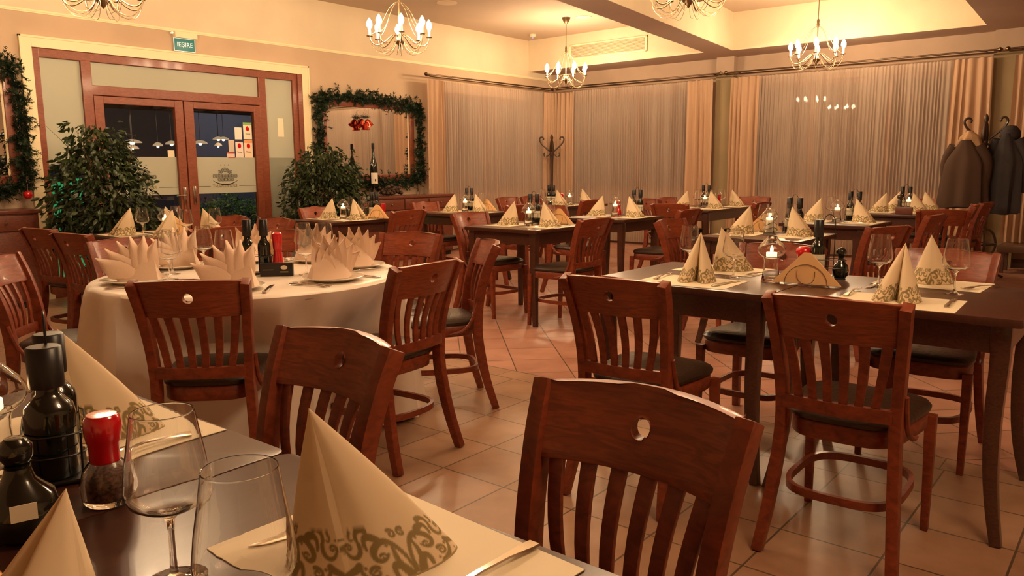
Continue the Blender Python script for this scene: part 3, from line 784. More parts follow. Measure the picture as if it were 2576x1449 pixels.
def make_cone(n=400, rows=None):
    """pyramid-folded napkin: back edge at the origin, two flaps opening towards +x"""
    ctl = [(-.025, 0), (-.0235, -.011), (-.0185, -.024), (-.009, -.040), (.004, -.054), (.030, -.069), (.070, -.081), (.125, -.072), (.160, -.048), (.150, -.024), (.095, -.006), (.045, 0)]
    half = cat_rom([(x, y, 0) for x, y in ctl], 10); pts = half+[Vector((p.x, -p.y, 0)) for p in reversed(half[1:-1])]
    P = np.array([(p.x, p.y) for p in pts]); P = np.vstack([P, P[:1]]); seg = np.hypot(*np.diff(P, axis=0).T); cs = np.concatenate([[0], np.cumsum(seg)])
    ss = np.linspace(0, cs[-1], n, endpoint=False); bx = np.interp(ss, cs, P[:, 0]); by = np.interp(ss, cs, P[:, 1])
    Hn = .200; ts = list(np.linspace(0, .31, 46))+list(np.linspace(.34, .97, 14))+[1.0]
    V = []; ink = []; ax, ay = .004, 0
    for t in ts:
        k = (1-t)**.97*1.0+.004; x = ax+(bx-ax)*k; y = ay+(by-ay)*k; z = Hn*t*np.ones(n)
        puff = .006*math.sin(PI*min(1, t*1.1)); x = x+puff*np.sign(bx-.02)*.5; y = y*(1+puff)
        V.append(np.stack([x, y, z], 1)); h = t*np.hypot(Hn, np.hypot(bx-ax, by-ay))
        ink.append(scroll_mask(ss, h*.92) if t < .34 else np.zeros(n))
    V = np.vstack(V); ink = np.concatenate(ink); m = len(ts); F = []
    for j in range(m-1):
        for i in range(n): i2 = (i+1) % n; F.append((j*n+i, j*n+i2, (j+1)*n+i2, (j+1)*n+i))
    F.append(tuple((m-1)*n+i for i in range(n)))
    me = bpy.data.meshes.new('paper_napkin'); me.from_pydata([tuple(v) for v in V], [], F)
    a = me.attributes.new('ink', 'FLOAT', 'POINT'); a.data.foreach_set('value', ink.astype(np.float32))
    me.polygons.foreach_set('use_smooth', [True]*len(me.polygons)); me.set_sharp_from_angle(angle=math.radians(80)); me.materials.append(M['print'])
    o = bpy.data.objects.new('paper_napkin', me); COL.objects.link(o); return tag(o, 'x', 'napkin', 'pyramid-folded paper napkins')
cone = make_cone()
def bm_mat():
    b = MB(); n = 10; vs = []
    o = tag(MB().box((0, 0, .0006), (.285, .395, .0012)).build('placemat', 'paper', smooth=False), 'x', 'placemat', 'cream paper placemats'); return o
placemat = bm_mat()
def make_fork():
    b = MB(); vs = []
    prof = [(-.105, .0095), (-.09, .0105), (-.05, .006), (0, .0042), (.03, .0045), (.045, .010), (.06, .0125), (.066, .0125)]
    top = [(x, w, .003+.006*math.sin(max(0, (x+.105))/.21*PI)) for x, w in prof]
    b.loft([[(x, -w, z), (x, w, z), (x, w*.8, z+.0022), (x, -w*.8, z+.0022)] for x, w, z in top])
    for k in range(4):
        y = (k-1.5)*.0068; b.sweep([(.064, y, .0065), (.085, y*1.05, .0045), (.103, y*1.02, .008)], [(.0019, .0011), (.0018, .001), (.0009, .0007)], side=(0, 1, 0))
    return tag(b.build('fork', 'metal'), 'x', 'fork', 'steel forks')
def make_knife():
    b = MB()
    b.loft([[(x, y-w, .0015), (x, y+w, .0015), (x, y+w, .0015+h), (x, y-w, .0015+h)] for x, y, w, h in
            ((-.115, 0, .007, .004), (-.10, 0, .009, .006), (-.06, 0, .0075, .006), (-.01, 0, .006, .0055), (.0, 0, .0055, .004), (.012, .001, .009, .0016), (.06, .001, .010, .0014), (.095, -.001, .008, .0012), (.115, -.006, .002, .001))])
    return tag(b.build('knife', 'metal', bevel=.0008), 'x', 'knife', 'steel knives')
def make_spoon():
    b = MB()
    b.loft([[(x, -w, z), (x, w, z), (x, w*.8, z+.002), (x, -w*.8, z+.002)] for x, w, z in ((-.1, .009, .003), (-.05, .005, .006), (.02, .004, .007), (.04, .008, .005), (.055, .016, .002), (.075, .02, .001), (.095, .015, .002), (.105, .003, .004))])
    return tag(b.build('spoon', 'metal'), 'x', 'spoon', 'steel spoons')
fork, knife, spoon = make_fork(), make_knife(), make_spoon()
def make_glass():
    t = empty('wine_glass', 'x', 'wine glass', 'stemmed wine glasses')
    outer = [(0, .0), (.033, .0), (.0345, .0012), (.014, .005), (.005, .012), (.0036, .03), (.0034, .06), (.0048, .078), (.013, .0875), (.030, .0935), (.0425, .1015), (.0475, .112), (.0475, .122), (.0440, .150), (.0385, .182), (.0348, .2068), (.0345, .2082)]
    inner = [(.0341, .2086), (.0337, .2082), (.0340, .2068), (.0377, .182), (.0432, .150), (.0467, .122), (.0467, .1122), (.0418, .1025), (.0297, .0948), (.013, .0900), (0, .0890)]
    MB().lathe(outer+inner, 40).build('bowl_and_stem', 'glass', t)
    return t
wglass = make_glass()
def make_candle():
    t = empty('candle_lamp', 'x', 'candle lamp', 'mushroom-shaped glass candle lamps')
    MB().lathe([(0, 0), (.034, 0), (.0355, .003), (.034, .008), (.0315, .020), (.0285, .045), (.0265, .072), (.028, .088), (.031, .096), (.029, .0975), (.0255, .088), (.024, .070), (.026, .045), (.028, .022), (.026, .012), (0, .010)], 32).build('glass_base', 'glass', t)
    MB().lathe([(.024, .094), (.034, .098), (.046, .108), (.0515, .120), (.0505, .132), (.042, .147), (.029, .162), (.019, .173), (.0165, .181), (.0153, .181), (.0178, .172), (.0278, .161), (.0405, .146), (.049, .1315), (.0498, .120), (.0447, .109), (.033, .0995), (.024, .0955)], 36).build('glass_globe', 'glass', t)
    k = MB().lathe([(0, .0985), (.0195, .0985), (.0195, .1145), (.0185, .1145), (.018, .1115), (0, .1115)], 24).build('tealight', 'wax', t)
    MB().lathe([(0, .1125), (.0045, .117), (.0062, .124), (.0042, .134), (.0015, .141), (0, .143)], 12).build('flame', 'flame', k)
    return t
candle = make_candle()
def bottle_mesh(name, c, parent, tall=1.0, m='dgreen'):
    o = MB().lathe([(0, 0), (.027, 0), (.029, .004), (.029, .115*tall), (.027, .130*tall), (.018, .145*tall), (.0135, .153*tall), (.0125, .175*tall), (0, .175*tall)], 24).build(name, m, parent); o.location = c
    cp = MB().lathe([(0, .165*tall), (.0195, .165*tall), (.0200, .170*tall), (.0200, .236*tall), (.0178, .2385*tall), (0, .2385*tall)], 20).build('cap', 'black', o)
    lb = MB(); n = 14; a0 = PI*.65
    vs = [(.0296*math.cos(a0+k*PI*.9/n), .0296*math.sin(a0+k*PI*.9/n), z) for z in (.035, .095*tall) for k in range(n+1)]
    lb.add(vs, [(k, k+1, k+n+2, k+n+1) for k in range(n)]).build('label', 'label', o, fix=False)
    return o
def make_cruet():
    """wire rack with two dark bottles that are things of their own"""
    t = empty('cruet_rack', 'x', 'cruet rack', 'black cruet racks')
    b = MB(); 
    b.box((0, 0, .006), (.075, .145, .006)); b.build('rack_base', 'black', t, bevel=.002)
    w = MB()
    for z in (.05, .085): w.tube([(x, y, z) for x, y in rrect(.078, .148, .03, 6)], .0016, 6, closed=True)
    for sx in (-1, 1):
        for sy in (-1, 1): w.tube([(sx*.030, sy*.068, .006), (sx*.031, sy*.070, .085)], .0016, 6)
    w.build('rack_wire', 'black', t)
    MB().tube([(0, -.024, .006), (0, -.024, .23)]+[(0, -.024*math.cos(a), .235+.040*math.sin(a)) for a in arc((0, PI), 12)]+[(0, .024, .23), (0, .024, .006)], .0018, 6).build('rack_handle', 'black', t)
    return t
rack = make_cruet()
def make_bottle(): 
    t = empty('oil_bottle', 'x', 'bottle', 'dark bottles with black caps'); bottle_mesh('bottle_body', (0, 0, 0), t); return t
bottle = make_bottle()
def make_mill():
    t = empty('pepper_mill', 'x', 'pepper mill', 'red-topped mills')
    MB().lathe([(0, 0), (.026, 0), (.027, .004), (.0265, .03), (.021, .055), (.0175, .08), (.018, .085), (0, .085)], 24).build('mill_body', 'red', t)
    MB().lathe([(0, .085), (.0185, .085), (.0195, .088), (.0205, .11), (.0225, .133), (.0215, .142), (.013, .147), (0, .148)], 24).build('mill_head', 'red', t)
    return t
mill = make_mill()
def make_holder():
    """triangular stack of serviettes in a wire stand, triangle in the y-z plane"""
    t = empty('serviette_holder', 'x', 'serviette holder', 'wire holders with triangular serviettes')
    b = MB(); w, h, th = .135, .125, .024
    for i in range(5):
        x0 = -th/2+i*th/5; k = 1-.012*i
        prof = [(-w*k, .008), (w*k, .008), (.012*k, .008+h*k), (-.012*k, .008+h*k)]
        b.add([(x0, y, z) for y, z in prof]+[(x0+th/5*.85, y, z) for y, z in prof], [(0, 1, 2, 3), (7, 6, 5, 4)]+[(i_, (i_+1) % 4, (i_+1) % 4+4, i_+4) for i_ in range(4)])
    b.build('serviettes', 'paper_n', t, bevel=.0012)
    wmb = MB()
    for x in (-th/2-.003, th/2+.003):
        wmb.tube([(x, .085*math.cos(a), .004+.082*math.sin(a)) for a in arc((0, PI), 20)], .0013, 6)
        wmb.tube([(x, -.035, .06)]+[(x, -.035*math.cos(a), .04-.034*math.sin(a)) for a in arc((0, PI), 10)]+[(x, .035, .06)], .0013, 6)
    wmb.tube([(x, y, .003) for x, y in ((-.016, -.085), (.016, -.085), (.016, .085), (-.016, .085))], .0014, 6, closed=True)
    wmb.build('wire_stand', 'iron', t); return t
holder = make_holder()

# ------------------------------------------------------------------ laying the tables
def setting(x, y, deg, tb, who, z=ZTB, cut=True, gl=(.05, .16), mat_d=0, mat_out=.055):
    """x, y = back edge of the napkin; deg = direction towards the diner"""
    a = math.radians(deg); ca, sa = math.cos(a), math.sin(a)
    def W_(u, v): return (x+u*ca-v*sa, y+u*sa+v*ca)
    place(placemat, f'cream placemat under the {who} napkin, {tb}', (*W_(mat_out, 0), z), a)
    z2 = z+.0014
    place(cone, f'{who} pyramid napkin with olive scrolls, {tb}', (x, y, z2), a)
    if cut:
        place(fork, f'fork beside the {who} napkin, {tb}', (*W_(.055, -.155), z2), a+PI)
        place(knife, f'knife beside the {who} napkin, {tb}', (*W_(.055, .150), z2), a+PI)
    if gl: place(wglass, f'wine glass by the {who} napkin, {tb}', (*W_(-gl[0], gl[1]), z), a)
def std_table(x0, y0, x1, y1, tb, west=('left', None), candle_at=None, rack_at=None, mill_at=None, hold_at=None, jug=False):
    cx, cy = (x0+x1)/2, (y0+y1)/2
    setting(cx, cy+.13, 90, tb, 'left', gl=(.03, -.17)); setting(cx+.02, cy-.15, -90, tb, 'right', gl=(.05, .16))
    c = candle_at or (cx+.02, cy); place(candle, f'lit glass candle lamp on the {tb}', (*c, ZTB))
    if rack_at:
        rx, ry = rack_at; place(rack, f'black cruet rack on the {tb}', (rx, ry, ZTB))
        for s, n_ in ((.037, 'left'), (-.037, 'right')): place(bottle, f'{n_} dark bottle in the rack, {tb}', (rx, ry+s, ZTB+.0095))
    if mill_at: place(mill, f'red pepper mill on the {tb}', (*mill_at, ZTB))
    if hold_at: place(holder, f'wire holder of cream serviettes on the {tb}', (*hold_at, ZTB), .15)
# long foreground table (settings measured one by one)
T = 'long table in the right foreground'
for x, y, d, who in ((3.11, 1.505, 180, 'front left'), (3.40, 1.55, 0, 'back left'), (3.09, .695, 180, 'front right'), (3.50, .695, 0, 'back right')):
    a = math.radians(d); s = 1 if d == 0 else -1
    place(placemat, f'cream placemat under the {who} napkin, {T}', (x+s*(.10 if s < 0 else .07)-(.04 if who == 'back left' else 0)-(.04 if who == 'back right' else 0), y-.01, ZTB), a+(.04 if d else -.03)); z2 = ZTB+.0014
    place(cone, f'{who} pyramid napkin with olive scrolls, {T}', (x, y, z2), a+{'front left': .28, 'back left': -.5}.get(who, 0))
for (x, y, rz, l) in ((3.06, 1.655, .15, 'front left'), (3.39, 1.335, 2.6, 'back left'), (3.09, .87, .05, 'front right'), (3.50, .51, 2.7, 'back right')):
    place(fork, f'fork beside the {l} napkin, {T}', (x, y, ZTB+.0014), rz)
for (x, y, rz, l) in ((3.03, 1.345, -.1, 'front left'), (3.40, 1.69, 3.2, 'back left'), (3.06, .53, .05, 'front right'), (3.36, .855, 3.1, 'back right')):
    place(knife, f'knife beside the {l} napkin, {T}', (x, y, ZTB+.0014), rz)
for x, y, l in ((3.325, 1.665, 'behind the front left napkin'), (3.225, 1.405, 'before the back left napkin'), (3.33, .84, 'by the front right napkin'), (3.30, .565, 'rightmost by the back right napkin')):
    place(wglass, f'wine glass on the {T}, {l}', (x, y, ZTB))
place(candle, f'lit glass candle lamp on the {T}', (3.215, 1.235, ZTB), 0, (1.12, 1.12, 1.06))
place(holder, f'wire holder of cream serviettes on the {T}', (3.185, 1.075, ZTB), .04)
place(rack, f'black cruet rack on the {T}', (3.42, 1.07, ZTB), .35)
place(bottle, f'tall dark oil bottle with cream label on the {T}', (3.405, 1.108, ZTB+.0095), .4, (1, 1, 1.02))
rm = empty('pepper_mill', 'red mill with a round glossy head on the long table in the right foreground', 'pepper mill', 'red-topped mills', (3.40, 1.165, ZTB))
MB().lathe([(0, 0), (.024, 0), (.025, .004), (.020, .03), (.015, .055), (.013, .068), (0, .068)], 24).build('mill_body', 'red', rm)
MB().lathe([(0, .066), (.012, .068), (.018, .078), (.030, .098), (.034, .112), (.032, .124), (.022, .134), (0, .138)], 28).build('mill_head', 'red', rm)
vb = empty('vinegar_flask', 'small round-bellied dark flask beside the tall bottle on the long foreground table', 'flask', loc=(3.435, 1.02, ZTB+.0095))
MB().lathe([(0, 0), (.022, 0), (.030, .008), (.033, .03), (.029, .052), (.014, .068), (.011, .082), (.013, .086), (0, .088)], 24).build('flask_body', 'dgreen', vb)
MB().lathe([(0, .088), (.012, .088), (.020, .098), (.021, .112), (.013, .124), (0, .128)], 20).build('stopper', 'dgreen', vb)
# nearest table
T = 'nearest table'
place(placemat, f'cream paper placemat at the bottom edge on the {T}', (.605, .70, ZTB), -.06)
place(cone, f'very large near napkin with scroll print at the bottom centre on the {T}', (.531, .752, ZTB+.0014), -.30, (1.07, 1.07, 1.0))
place(wglass, f'empty wine glass nearest the camera on the {T}', (.372, .632, ZTB))
place(wglass, f'wine glass beside the red mill on the {T}', (.412, .856, ZTB))
place(knife, f'steel knife lying left of the near napkin on the {T}', (.625, .845, ZTB+.0014), 3.1)
place(fork, f'steel fork with only its handle end in view on the {T}', (.640, .578, ZTB+.0014), PI)
place(placemat, f'cream paper placemat behind the red mill on the {T}', (.60, 1.50, ZTB), .02)
place(cone, f'large napkin rising behind the dark bottles on the {T}', (.54, 1.50, ZTB+.0014), -.25)
place(fork, f'steel fork on the placemat behind the red mill on the {T}', (.60, 1.33, ZTB+.0014), 3.1)
place(rack, f'black cruet rack at the left edge on the {T}', (.468, 1.338, ZTB), -.35, (1.12, 1.12, .95))
place(bottle, f'dark bottle with black cap nearer the middle on the {T}', (.450, 1.300, ZTB+.0095), 4.3, (1.25, 1.25, .86))
place(bottle, f'dark bottle with black cap farther left on the {T}', (.484, 1.372, ZTB+.0095), 3.9, (1.15, 1.15, .88))
fl = empty('vinegar_flask', 'round-bellied dark flask in front of the bottles on the nearest table', 'flask', loc=(.345, 1.125, ZTB))
MB().lathe([(0, 0), (.030, 0), (.042, .010), (.046, .034), (.040, .060), (.020, .080), (.015, .096), (.018, .101), (0, .103)], 28).build('flask_body', 'dgreen', fl)
MB().lathe([(0, .103), (.015, .103), (.020, .112), (.020, .126), (.012, .136), (0, .138)], 20).build('stopper', 'dgreen', fl)
MB().box((-.012, -.0455, .050), (.030, .001, .022), rz=-.25).build('label', 'label', fl, smooth=False)
gm = empty('glass_spice_mill', 'spice mill with red cap and clear glass jar on the nearest table', 'pepper mill', loc=(.465, 1.150, ZTB))
MB().lathe([(0, 0), (.024, 0), (.029, .006), (.031, .03), (.026, .052), (.018, .064), (.016, .064), (.023, .05), (.027, .03), (.025, .01), (0, .006)], 28).build('glass_jar', 'glass', gm)
gm.scale = (1.18, 1.18, 1.0)
MB().lathe([(0, .008), (.0225, .010), (.0250, .03), (.021, .046), (0, .048)], 20).build('spice_filling', mat('peppercorns', (.10, .035, .02), .8, noise=(220, .8)), gm)
MB().lathe([(0, .062), (.0165, .062), (.0175, .066), (.0175, .09), (.0195, .094), (.0215, .112), (.0205, .128), (.017, .133), (0, .134)], 28).build('cap', 'red', gm)
place(candle, f'lit glass candle lamp at the left picture edge on the {T}', (.398, 1.405, ZTB))
place(holder, f'wire holder of orange-lit serviettes at the bottom left on the {T}', (.205, .93, ZTB), .5)
place(cone, f'orange-lit napkin cut off by the bottom left corner on the {T}', (.262, .725, ZTB+.0014), 3.3)
# small tables
std_table(4.45, 5.76, 5.20, 6.42, 'table before the mirror', rack_at=(5.10, 5.93), mill_at=(5.10, 5.80), hold_at=(5.06, 5.68+.16))
std_table(6.00, 5.54, 6.75, 6.30, 'table before the left sheer curtain', rack_at=(6.66, 6.10), hold_at=(6.62, 5.80))
std_table(4.78, 3.69, 5.53, 4.45, 'middle square table', rack_at=(5.44, 4.22), hold_at=(5.42, 3.93))
std_table(6.20, 3.77, 6.95, 4.45, 'square table right of the middle one', rack_at=(6.86, 4.02), mill_at=(6.84, 4.22))
std_table(5.03, 1.75, 5.78, 2.47, 'table directly behind the long foreground one', rack_at=(5.66, 2.02), hold_at=(5.66, 2.24))
std_table(6.62, 1.77, 7.36, 2.50, 'table before the wide sheer curtain', rack_at=(7.24, 2.06))
T = 'table in front of the glass doors'
for x, y, d, w_ in ((2.76, 5.98, 180, 'back left'), (2.80, 5.42, 180, 'front left'), (3.02, 5.98, 0, 'back right'), (3.02, 5.42, 0, 'front right')):
    setting(x, y, d, T, w_, gl=(.0, .17 if d else -.17), mat_out=.04)
place(candle, f'lit glass candle lamp on the {T}', (2.93, 5.80, ZTB))
place(holder, f'wire holder of cream serviettes on the {T}', (2.93, 5.68, ZTB), 1.2)
T = 'corner table by the empty coat stand'
setting(8.02, 5.86, -90, T, 'left', gl=(.1, -.16)); setting(8.58, 5.86, -90, T, 'right', gl=(.1, .16))
place(candle, f'lit glass candle lamp on the {T}', (8.36, 5.90, ZTB)); place(mill, f'red pepper mill on the {T}', (8.30, 5.98, ZTB))
place(rack, f'black cruet rack on the {T}', (8.26, 6.12, ZTB))
for s, n_ in ((.037, 'left'), (-.037, 'right')): place(bottle, f'{n_} dark bottle in the rack, {T}', (8.26, 6.12+s, ZTB+.0095))
T = 'long far table before the wall column'
setting(8.42, 4.26, 90, T, 'left', gl=(.04, -.17)); setting(8.46, 4.00, -90, T, 'middle', gl=(.05, .18)); setting(9.05, 4.00, -90, T, 'right', gl=(.05, -.17))
place(candle, f'lit glass candle lamp on the {T}', (8.62, 4.14, ZTB)); place(mill, f'red pepper mill on the {T}', (8.88, 4.08, ZTB))
place(rack, f'black cruet rack on the {T}', (8.86, 4.24, ZTB))
for s, n_ in ((.037, 'left'), (-.037, 'right')): place(bottle, f'{n_} dark bottle in the rack, {T}', (8.86, 4.24+s, ZTB+.0095))
T = 'farthest table near the coats'
for x, y, d, w_ in ((8.72, 2.17, 90, 'leftmost'), (9.28, 2.17, 90, 'second'), (8.78, 1.94, -90, 'third'), (9.28, 1.94, -90, 'rightmost')): setting(x, y, d, T, w_, gl=None)
place(candle, f'lit glass candle lamp on the {T}', (8.98, 2.02, ZTB)); place(mill, f'red pepper mill on the {T}', (9.36, 2.06, ZTB))
place(rack, f'black cruet rack on the {T}', (9.12, 2.08, ZTB))
for s, n_ in ((.037, 'left'), (-.037, 'right')): place(bottle, f'{n_} dark bottle in the rack, {T}', (9.12, 2.08+s, ZTB+.0095))
dm = empty('wooden_mill', 'dark wooden pepper mill left of the candle on the farthest right table', 'pepper mill', loc=(8.66, 2.03, ZTB))
MB().lathe([(0, 0), (.032, 0), (.033, .01), (.026, .05), (.019, .09), (.022, .12), (.016, .135), (0, .135)], 20).build('mill_body', 'rack', dm)
MB().lathe([(0, .135), (.02, .138), (.028, .155), (.026, .175), (.012, .188), (0, .19)], 20).build('mill_head', 'rack', dm)
MB().box((8.42, 1.93, ZTB+.036), (.05, .15, .07)).build('wooden_box', 'cab', bevel=.003); tag(bpy.data.objects['wooden_box'], 'small reddish wooden box at the left end of the farthest right table', 'box')
# strapped white jug
jg = empty('strapped_jug', 'white jug bound with dark straps on the table behind the long foreground one', 'jug', loc=(5.50, 2.13, ZTB))
MB().lathe([(0, 0), (.035, 0), (.045, .02), (.046, .05), (.036, .085), (.02, .11), (.026, .14), (.03, .15), (0, .15)], 24).build('jug_body', 'plate', jg)
w = MB()
for z, r in ((.035, .0475), (.07, .043), (.112, .023)): w.tube([(r*math.cos(a), r*math.sin(a), z+.012*math.sin(2*a)) for a in arc((0, 2*PI*19/20), 20)], .002, 6, closed=True)
w.build('strap', 'black', jg)

# ------------------------------------------------------------------ round table settings
def make_fan():
    b = MB()
    # stack of curved pointed leaves fanning from upright to low, root at the origin, opening to +x; lies in the x-z plane
    N = 6
    for k in range(N):
        q = k/(N-1); th = math.radians(112-76*q); L = .195-.02*abs(q-.3)
        y0 = (-.030+.060*q)
        nu, nv = 9, 6; vs = []
        for i in range(nu):
            u = i/(nu-1)
            c = Vector((.030+.030*q, 0, .0)); d = Vector((math.cos(th), 0, math.sin(th))); e = Vector((math.sin(th), 0, -math.cos(th)))
            wdt = .050*(math.sin(PI*min(1, u*.62+.30)))*(1-u**3.6) + .0015
            for j in range(nv):
                v = j/(nv-1)*2-1
                p = c+d*(L*u)+e*(v*wdt)+Vector((0, y0+.020*(1-v*v)*(1 if q < .5 else .6)+.012*math.sin(u*3+q*5), 0))
                p.z = max(p.z, .002+.002*k); vs.append(p)
        th_ = Vector((0, .0030, 0)); n0 = len(vs); vs2 = vs+[p+th_ for p in vs]; fs = []
        for i in range(nu-1):
            for j in range(nv-1):
                a = i*nv+j; fs.append((a, a+1, a+nv+1, a+nv)); fs.append((a+n0, a+nv+n0, a+nv+1+n0, a+1+n0))
        for i in range(nu-1):
            for j in (0, nv-1): a = i*nv+j; fs.append((a, a+nv, a+nv+n0, a+n0))
        for i in (0, nu-1):
            for j in range(nv-1): a = i*nv+j; fs.append((a, a+1, a+1+n0, a+n0))
        b.add(vs2, fs)
    # folded foot of the fan
    foot = [(-.055, -.045, .001), (.115, -.040, .001), (.15, .0, .010), (.115, .040, .001), (-.055, .045, .001), (-.030, .0, .085), (.055, .0, .105), (.115, .0, .055)]
    b.add(foot, [(0, 1, 6, 5), (1, 2, 7), (1, 7, 6), (4, 5, 6, 3), (3, 6, 7), (3, 7, 2), (0, 5, 4), (0, 4, 3, 2, 1)])
    o = b.build('fan_napkin', 'napkin'); return tag(o, 'x', 'napkin', 'fan-folded linen napkins')
fan = make_fan()
plate = tag(MB().lathe([(0, .004), (.075, .004), (.08, 0), (.088, 0), (.10, .008), (.132, .017), (.134, .019), (.131, .0205), (.10, .0125), (.085, .0085), (0, .008)], 48).build('plate', 'plate'), 'x', 'plate', 'white plates')
WHO = ['nearest left', 'front middle', 'front right', 'far right', 'back right', 'back middle', 'back left']
for i, (ang, flip) in enumerate(((163, -1), (228, -1), (280, 1), (334, 1), (18, 1), (56, 1), (103, -1))):
    a = math.radians(ang); r = .50; x, y = RC[0]+r*math.cos(a), RC[1]+r*math.sin(a); w_ = WHO[i]; T = 'round white table'
    place(plate, f'white plate under the {w_} fan napkin on the {T}', (x, y, ZCL))
    # fan faces the camera: its plane lies across the view
    view = math.atan2(y, x); rz = view-PI/2 if flip > 0 else view+PI/2
    rz += (.25 if flip > 0 else -.25)
    place(fan, f'{w_} peach fan-folded linen napkin on the {T}', (x-.055*math.cos(rz), y-.055*math.sin(rz), ZCL+.009), rz, (.92, 1.1, 1.0))
    def W_(u, v): return (x+u*math.cos(a)-v*math.sin(a), y+u*math.sin(a)+v*math.cos(a))
    place(fork, f'steel fork beside the {w_} plate on the {T}', (*W_(.02, -.155), ZCL), a+PI); place(knife, f'steel knife beside the {w_} plate on the {T}', (*W_(.02, .150), ZCL), a+PI)
    if i in (1, 2): place(spoon, f'steel spoon beside the {w_} plate on the {T}', (*W_(.02, -.178), ZCL), a+PI); 
for x, y, l in ((1.70, 3.36, 'leftmost of the front pair'), (1.80, 3.53, 'just behind the leftmost one'), (2.01, 3.62, 'left of the bottles, toward the back'), (1.935, 3.30, 'just left of the black bottles'), (2.17, 3.01, 'large one right of the black card'), (2.44, 3.40, 'behind the large right one'), (2.50, 3.30, 'half hidden behind the front right fan napkin')):
    place(wglass, f'wine glass on the round white table, {l}', (x, y, ZCL))
T = 'round white table'
place(rack, f'black cruet rack on the {T}', (2.045, 3.215, ZCL), .9)
for dx, dy, n_ in ((-.028, .026, 'left'), (.028, -.022, 'right')): place(bottle, f'{n_} dark bottle on the {T}', (2.045+dx, 3.215+dy, ZCL+.0095), 3.6)
place(mill, f'tall plain red mill on the {T}', (2.125, 3.165, ZCL), 0, (1.05, 1.05, 1.3))
place(holder, f'wire holder of cream serviettes behind the red mill on the {T}', (2.27, 3.42, ZCL), -.2)
bc = empty('card_stand', 'black card stand with a pale round logo on the round white table', 'card stand', loc=(2.06, 3.08, ZCL), rz=-.78+PI)
MB().box((0, 0, .030), (.145, .035, .060)).build('card_box', 'black', bc, bevel=.002)
lg = MB().lathe([(0, -.0008), (.013, -.0004), (.013, 0), (0, 0)], 20).build('card_logo', 'label', bc); lg.location = (-.035, .0178, .040); lg.rotation_euler = (-PI/2, 0, 0); lg.scale = (1.15, .75, 1)
l2 = MB().box((-.035, .0178, .020), (.036, .0006, .006)).build('card_print', 'olive', bc, smooth=False); l3 = MB().box((.035, .0178, .030), (.05, .0006, .003)).build('card_print', 'olive', bc, smooth=False)

# ------------------------------------------------------------------ chandeliers
def make_chandelier():
    t = empty('chandelier', 'x', 'chandelier', 'eight-armed candle chandeliers')
    # origin on the ceiling
    MB().lathe([(0, 0), (.062, 0), (.060, -.012), (.036, -.060), (.014, -.085), (0, -.088)], 20).build('ceiling_rose', 'iron', t)
    MB().tube([(0, 0, -.08), (0, 0, -.40)], .0045, 6).build('chain', 'iron', t)
    MB().lathe([(0, -.385), (.010, -.39), (.016, -.41), (.013, -.44), (.018, -.455), (.010, -.48), (.007, -.50), (.006, -.80), (0, -.80)], 12).build('stem', 'iron', t)
    MB().lathe([(0, -.77), (.012, -.77), (.024, -.80), (.028, -.83), (.050, -.845), (.048, -.852), (.014, -.885), (.006, -.90), (0, -.905)], 20).build('hub', 'iron', t)
    wc = MB(); orn = MB()
    for k in range(8):
        a = 2*PI*k/8; ca, sa = math.cos(a), math.sin(a)
        def P(r, z, off=0): return (r*ca-off*sa, r*sa+off*ca, z)
        arm = MB().tube(bez([P(.03, -.80), P(.07, -.70), P(.16, -.98), P(.285, -.90), P(.288, -.80)], 18), .0052, 8).build('arm', 'iron', t)
        MB().lathe([(0, 0), (.030, .002), (.031, .006), (.012, .008), (0, .008)], 16, P(.288, -.803)).build('drip_pan', 'iron', arm)
        MB().lathe([(0, 0), (.0125, 0), (.0125, .062), (0, .064)], 12, P(.288, -.796)).build('candle_sleeve', 'sleeve', arm)
        MB().lathe([(0, 0), (.012, .004), (.028, .034), (.027, .055), (.015, .082), (.004, .100), (0, .103)], 10, P(.288, -.733)).build('bulb', 'bulb', arm)
        wc.tube(bez([P(.012, -.47), P(.10, -.50), P(.16, -.62), P(.155, -.74), P(.285, -.79)], 12), .0020, 5)
        for off, dz in ((.03, -.02), (-.03, -.035)):
            orn.tube(bez([P(.05, -.84), P(.10, -.96+dz, off), P(.25, -.985+dz, off), P(.292, -.86, 0), P(.29, -.80)], 14), .0017, 5)
    wc.build('wire_cage', 'iron', t); orn.build('wire_loops', 'iron', t)
    return t
ch = make_chandelier()
for x, y, rz, l in ((5.45, 5.88, .1, 'lit chandelier hanging above the gap between door and mirror, second from left'), (9.32, 6.65, .25, 'smallest lit chandelier, hanging toward the far corner'), (9.58, 3.25, .3, 'lit chandelier in front of the wide right-hand curtain'),
                    (2.73, 6.09, 0, 'chandelier at the top left, only its wire loops in view'), (5.56, 2.85, .2, 'chandelier at the top right of centre, only its lower arms in view'),
                    (2.74, 2.95, .1, 'chandelier overhead, out of view above the round table'), (1.9, -.3, .1, 'unseen chandelier added above and right of the camera to light the tablecloth')):  # last one is unseen, added to light the front of the tablecloth
    place(ch, l, (x, y, ZC), rz)

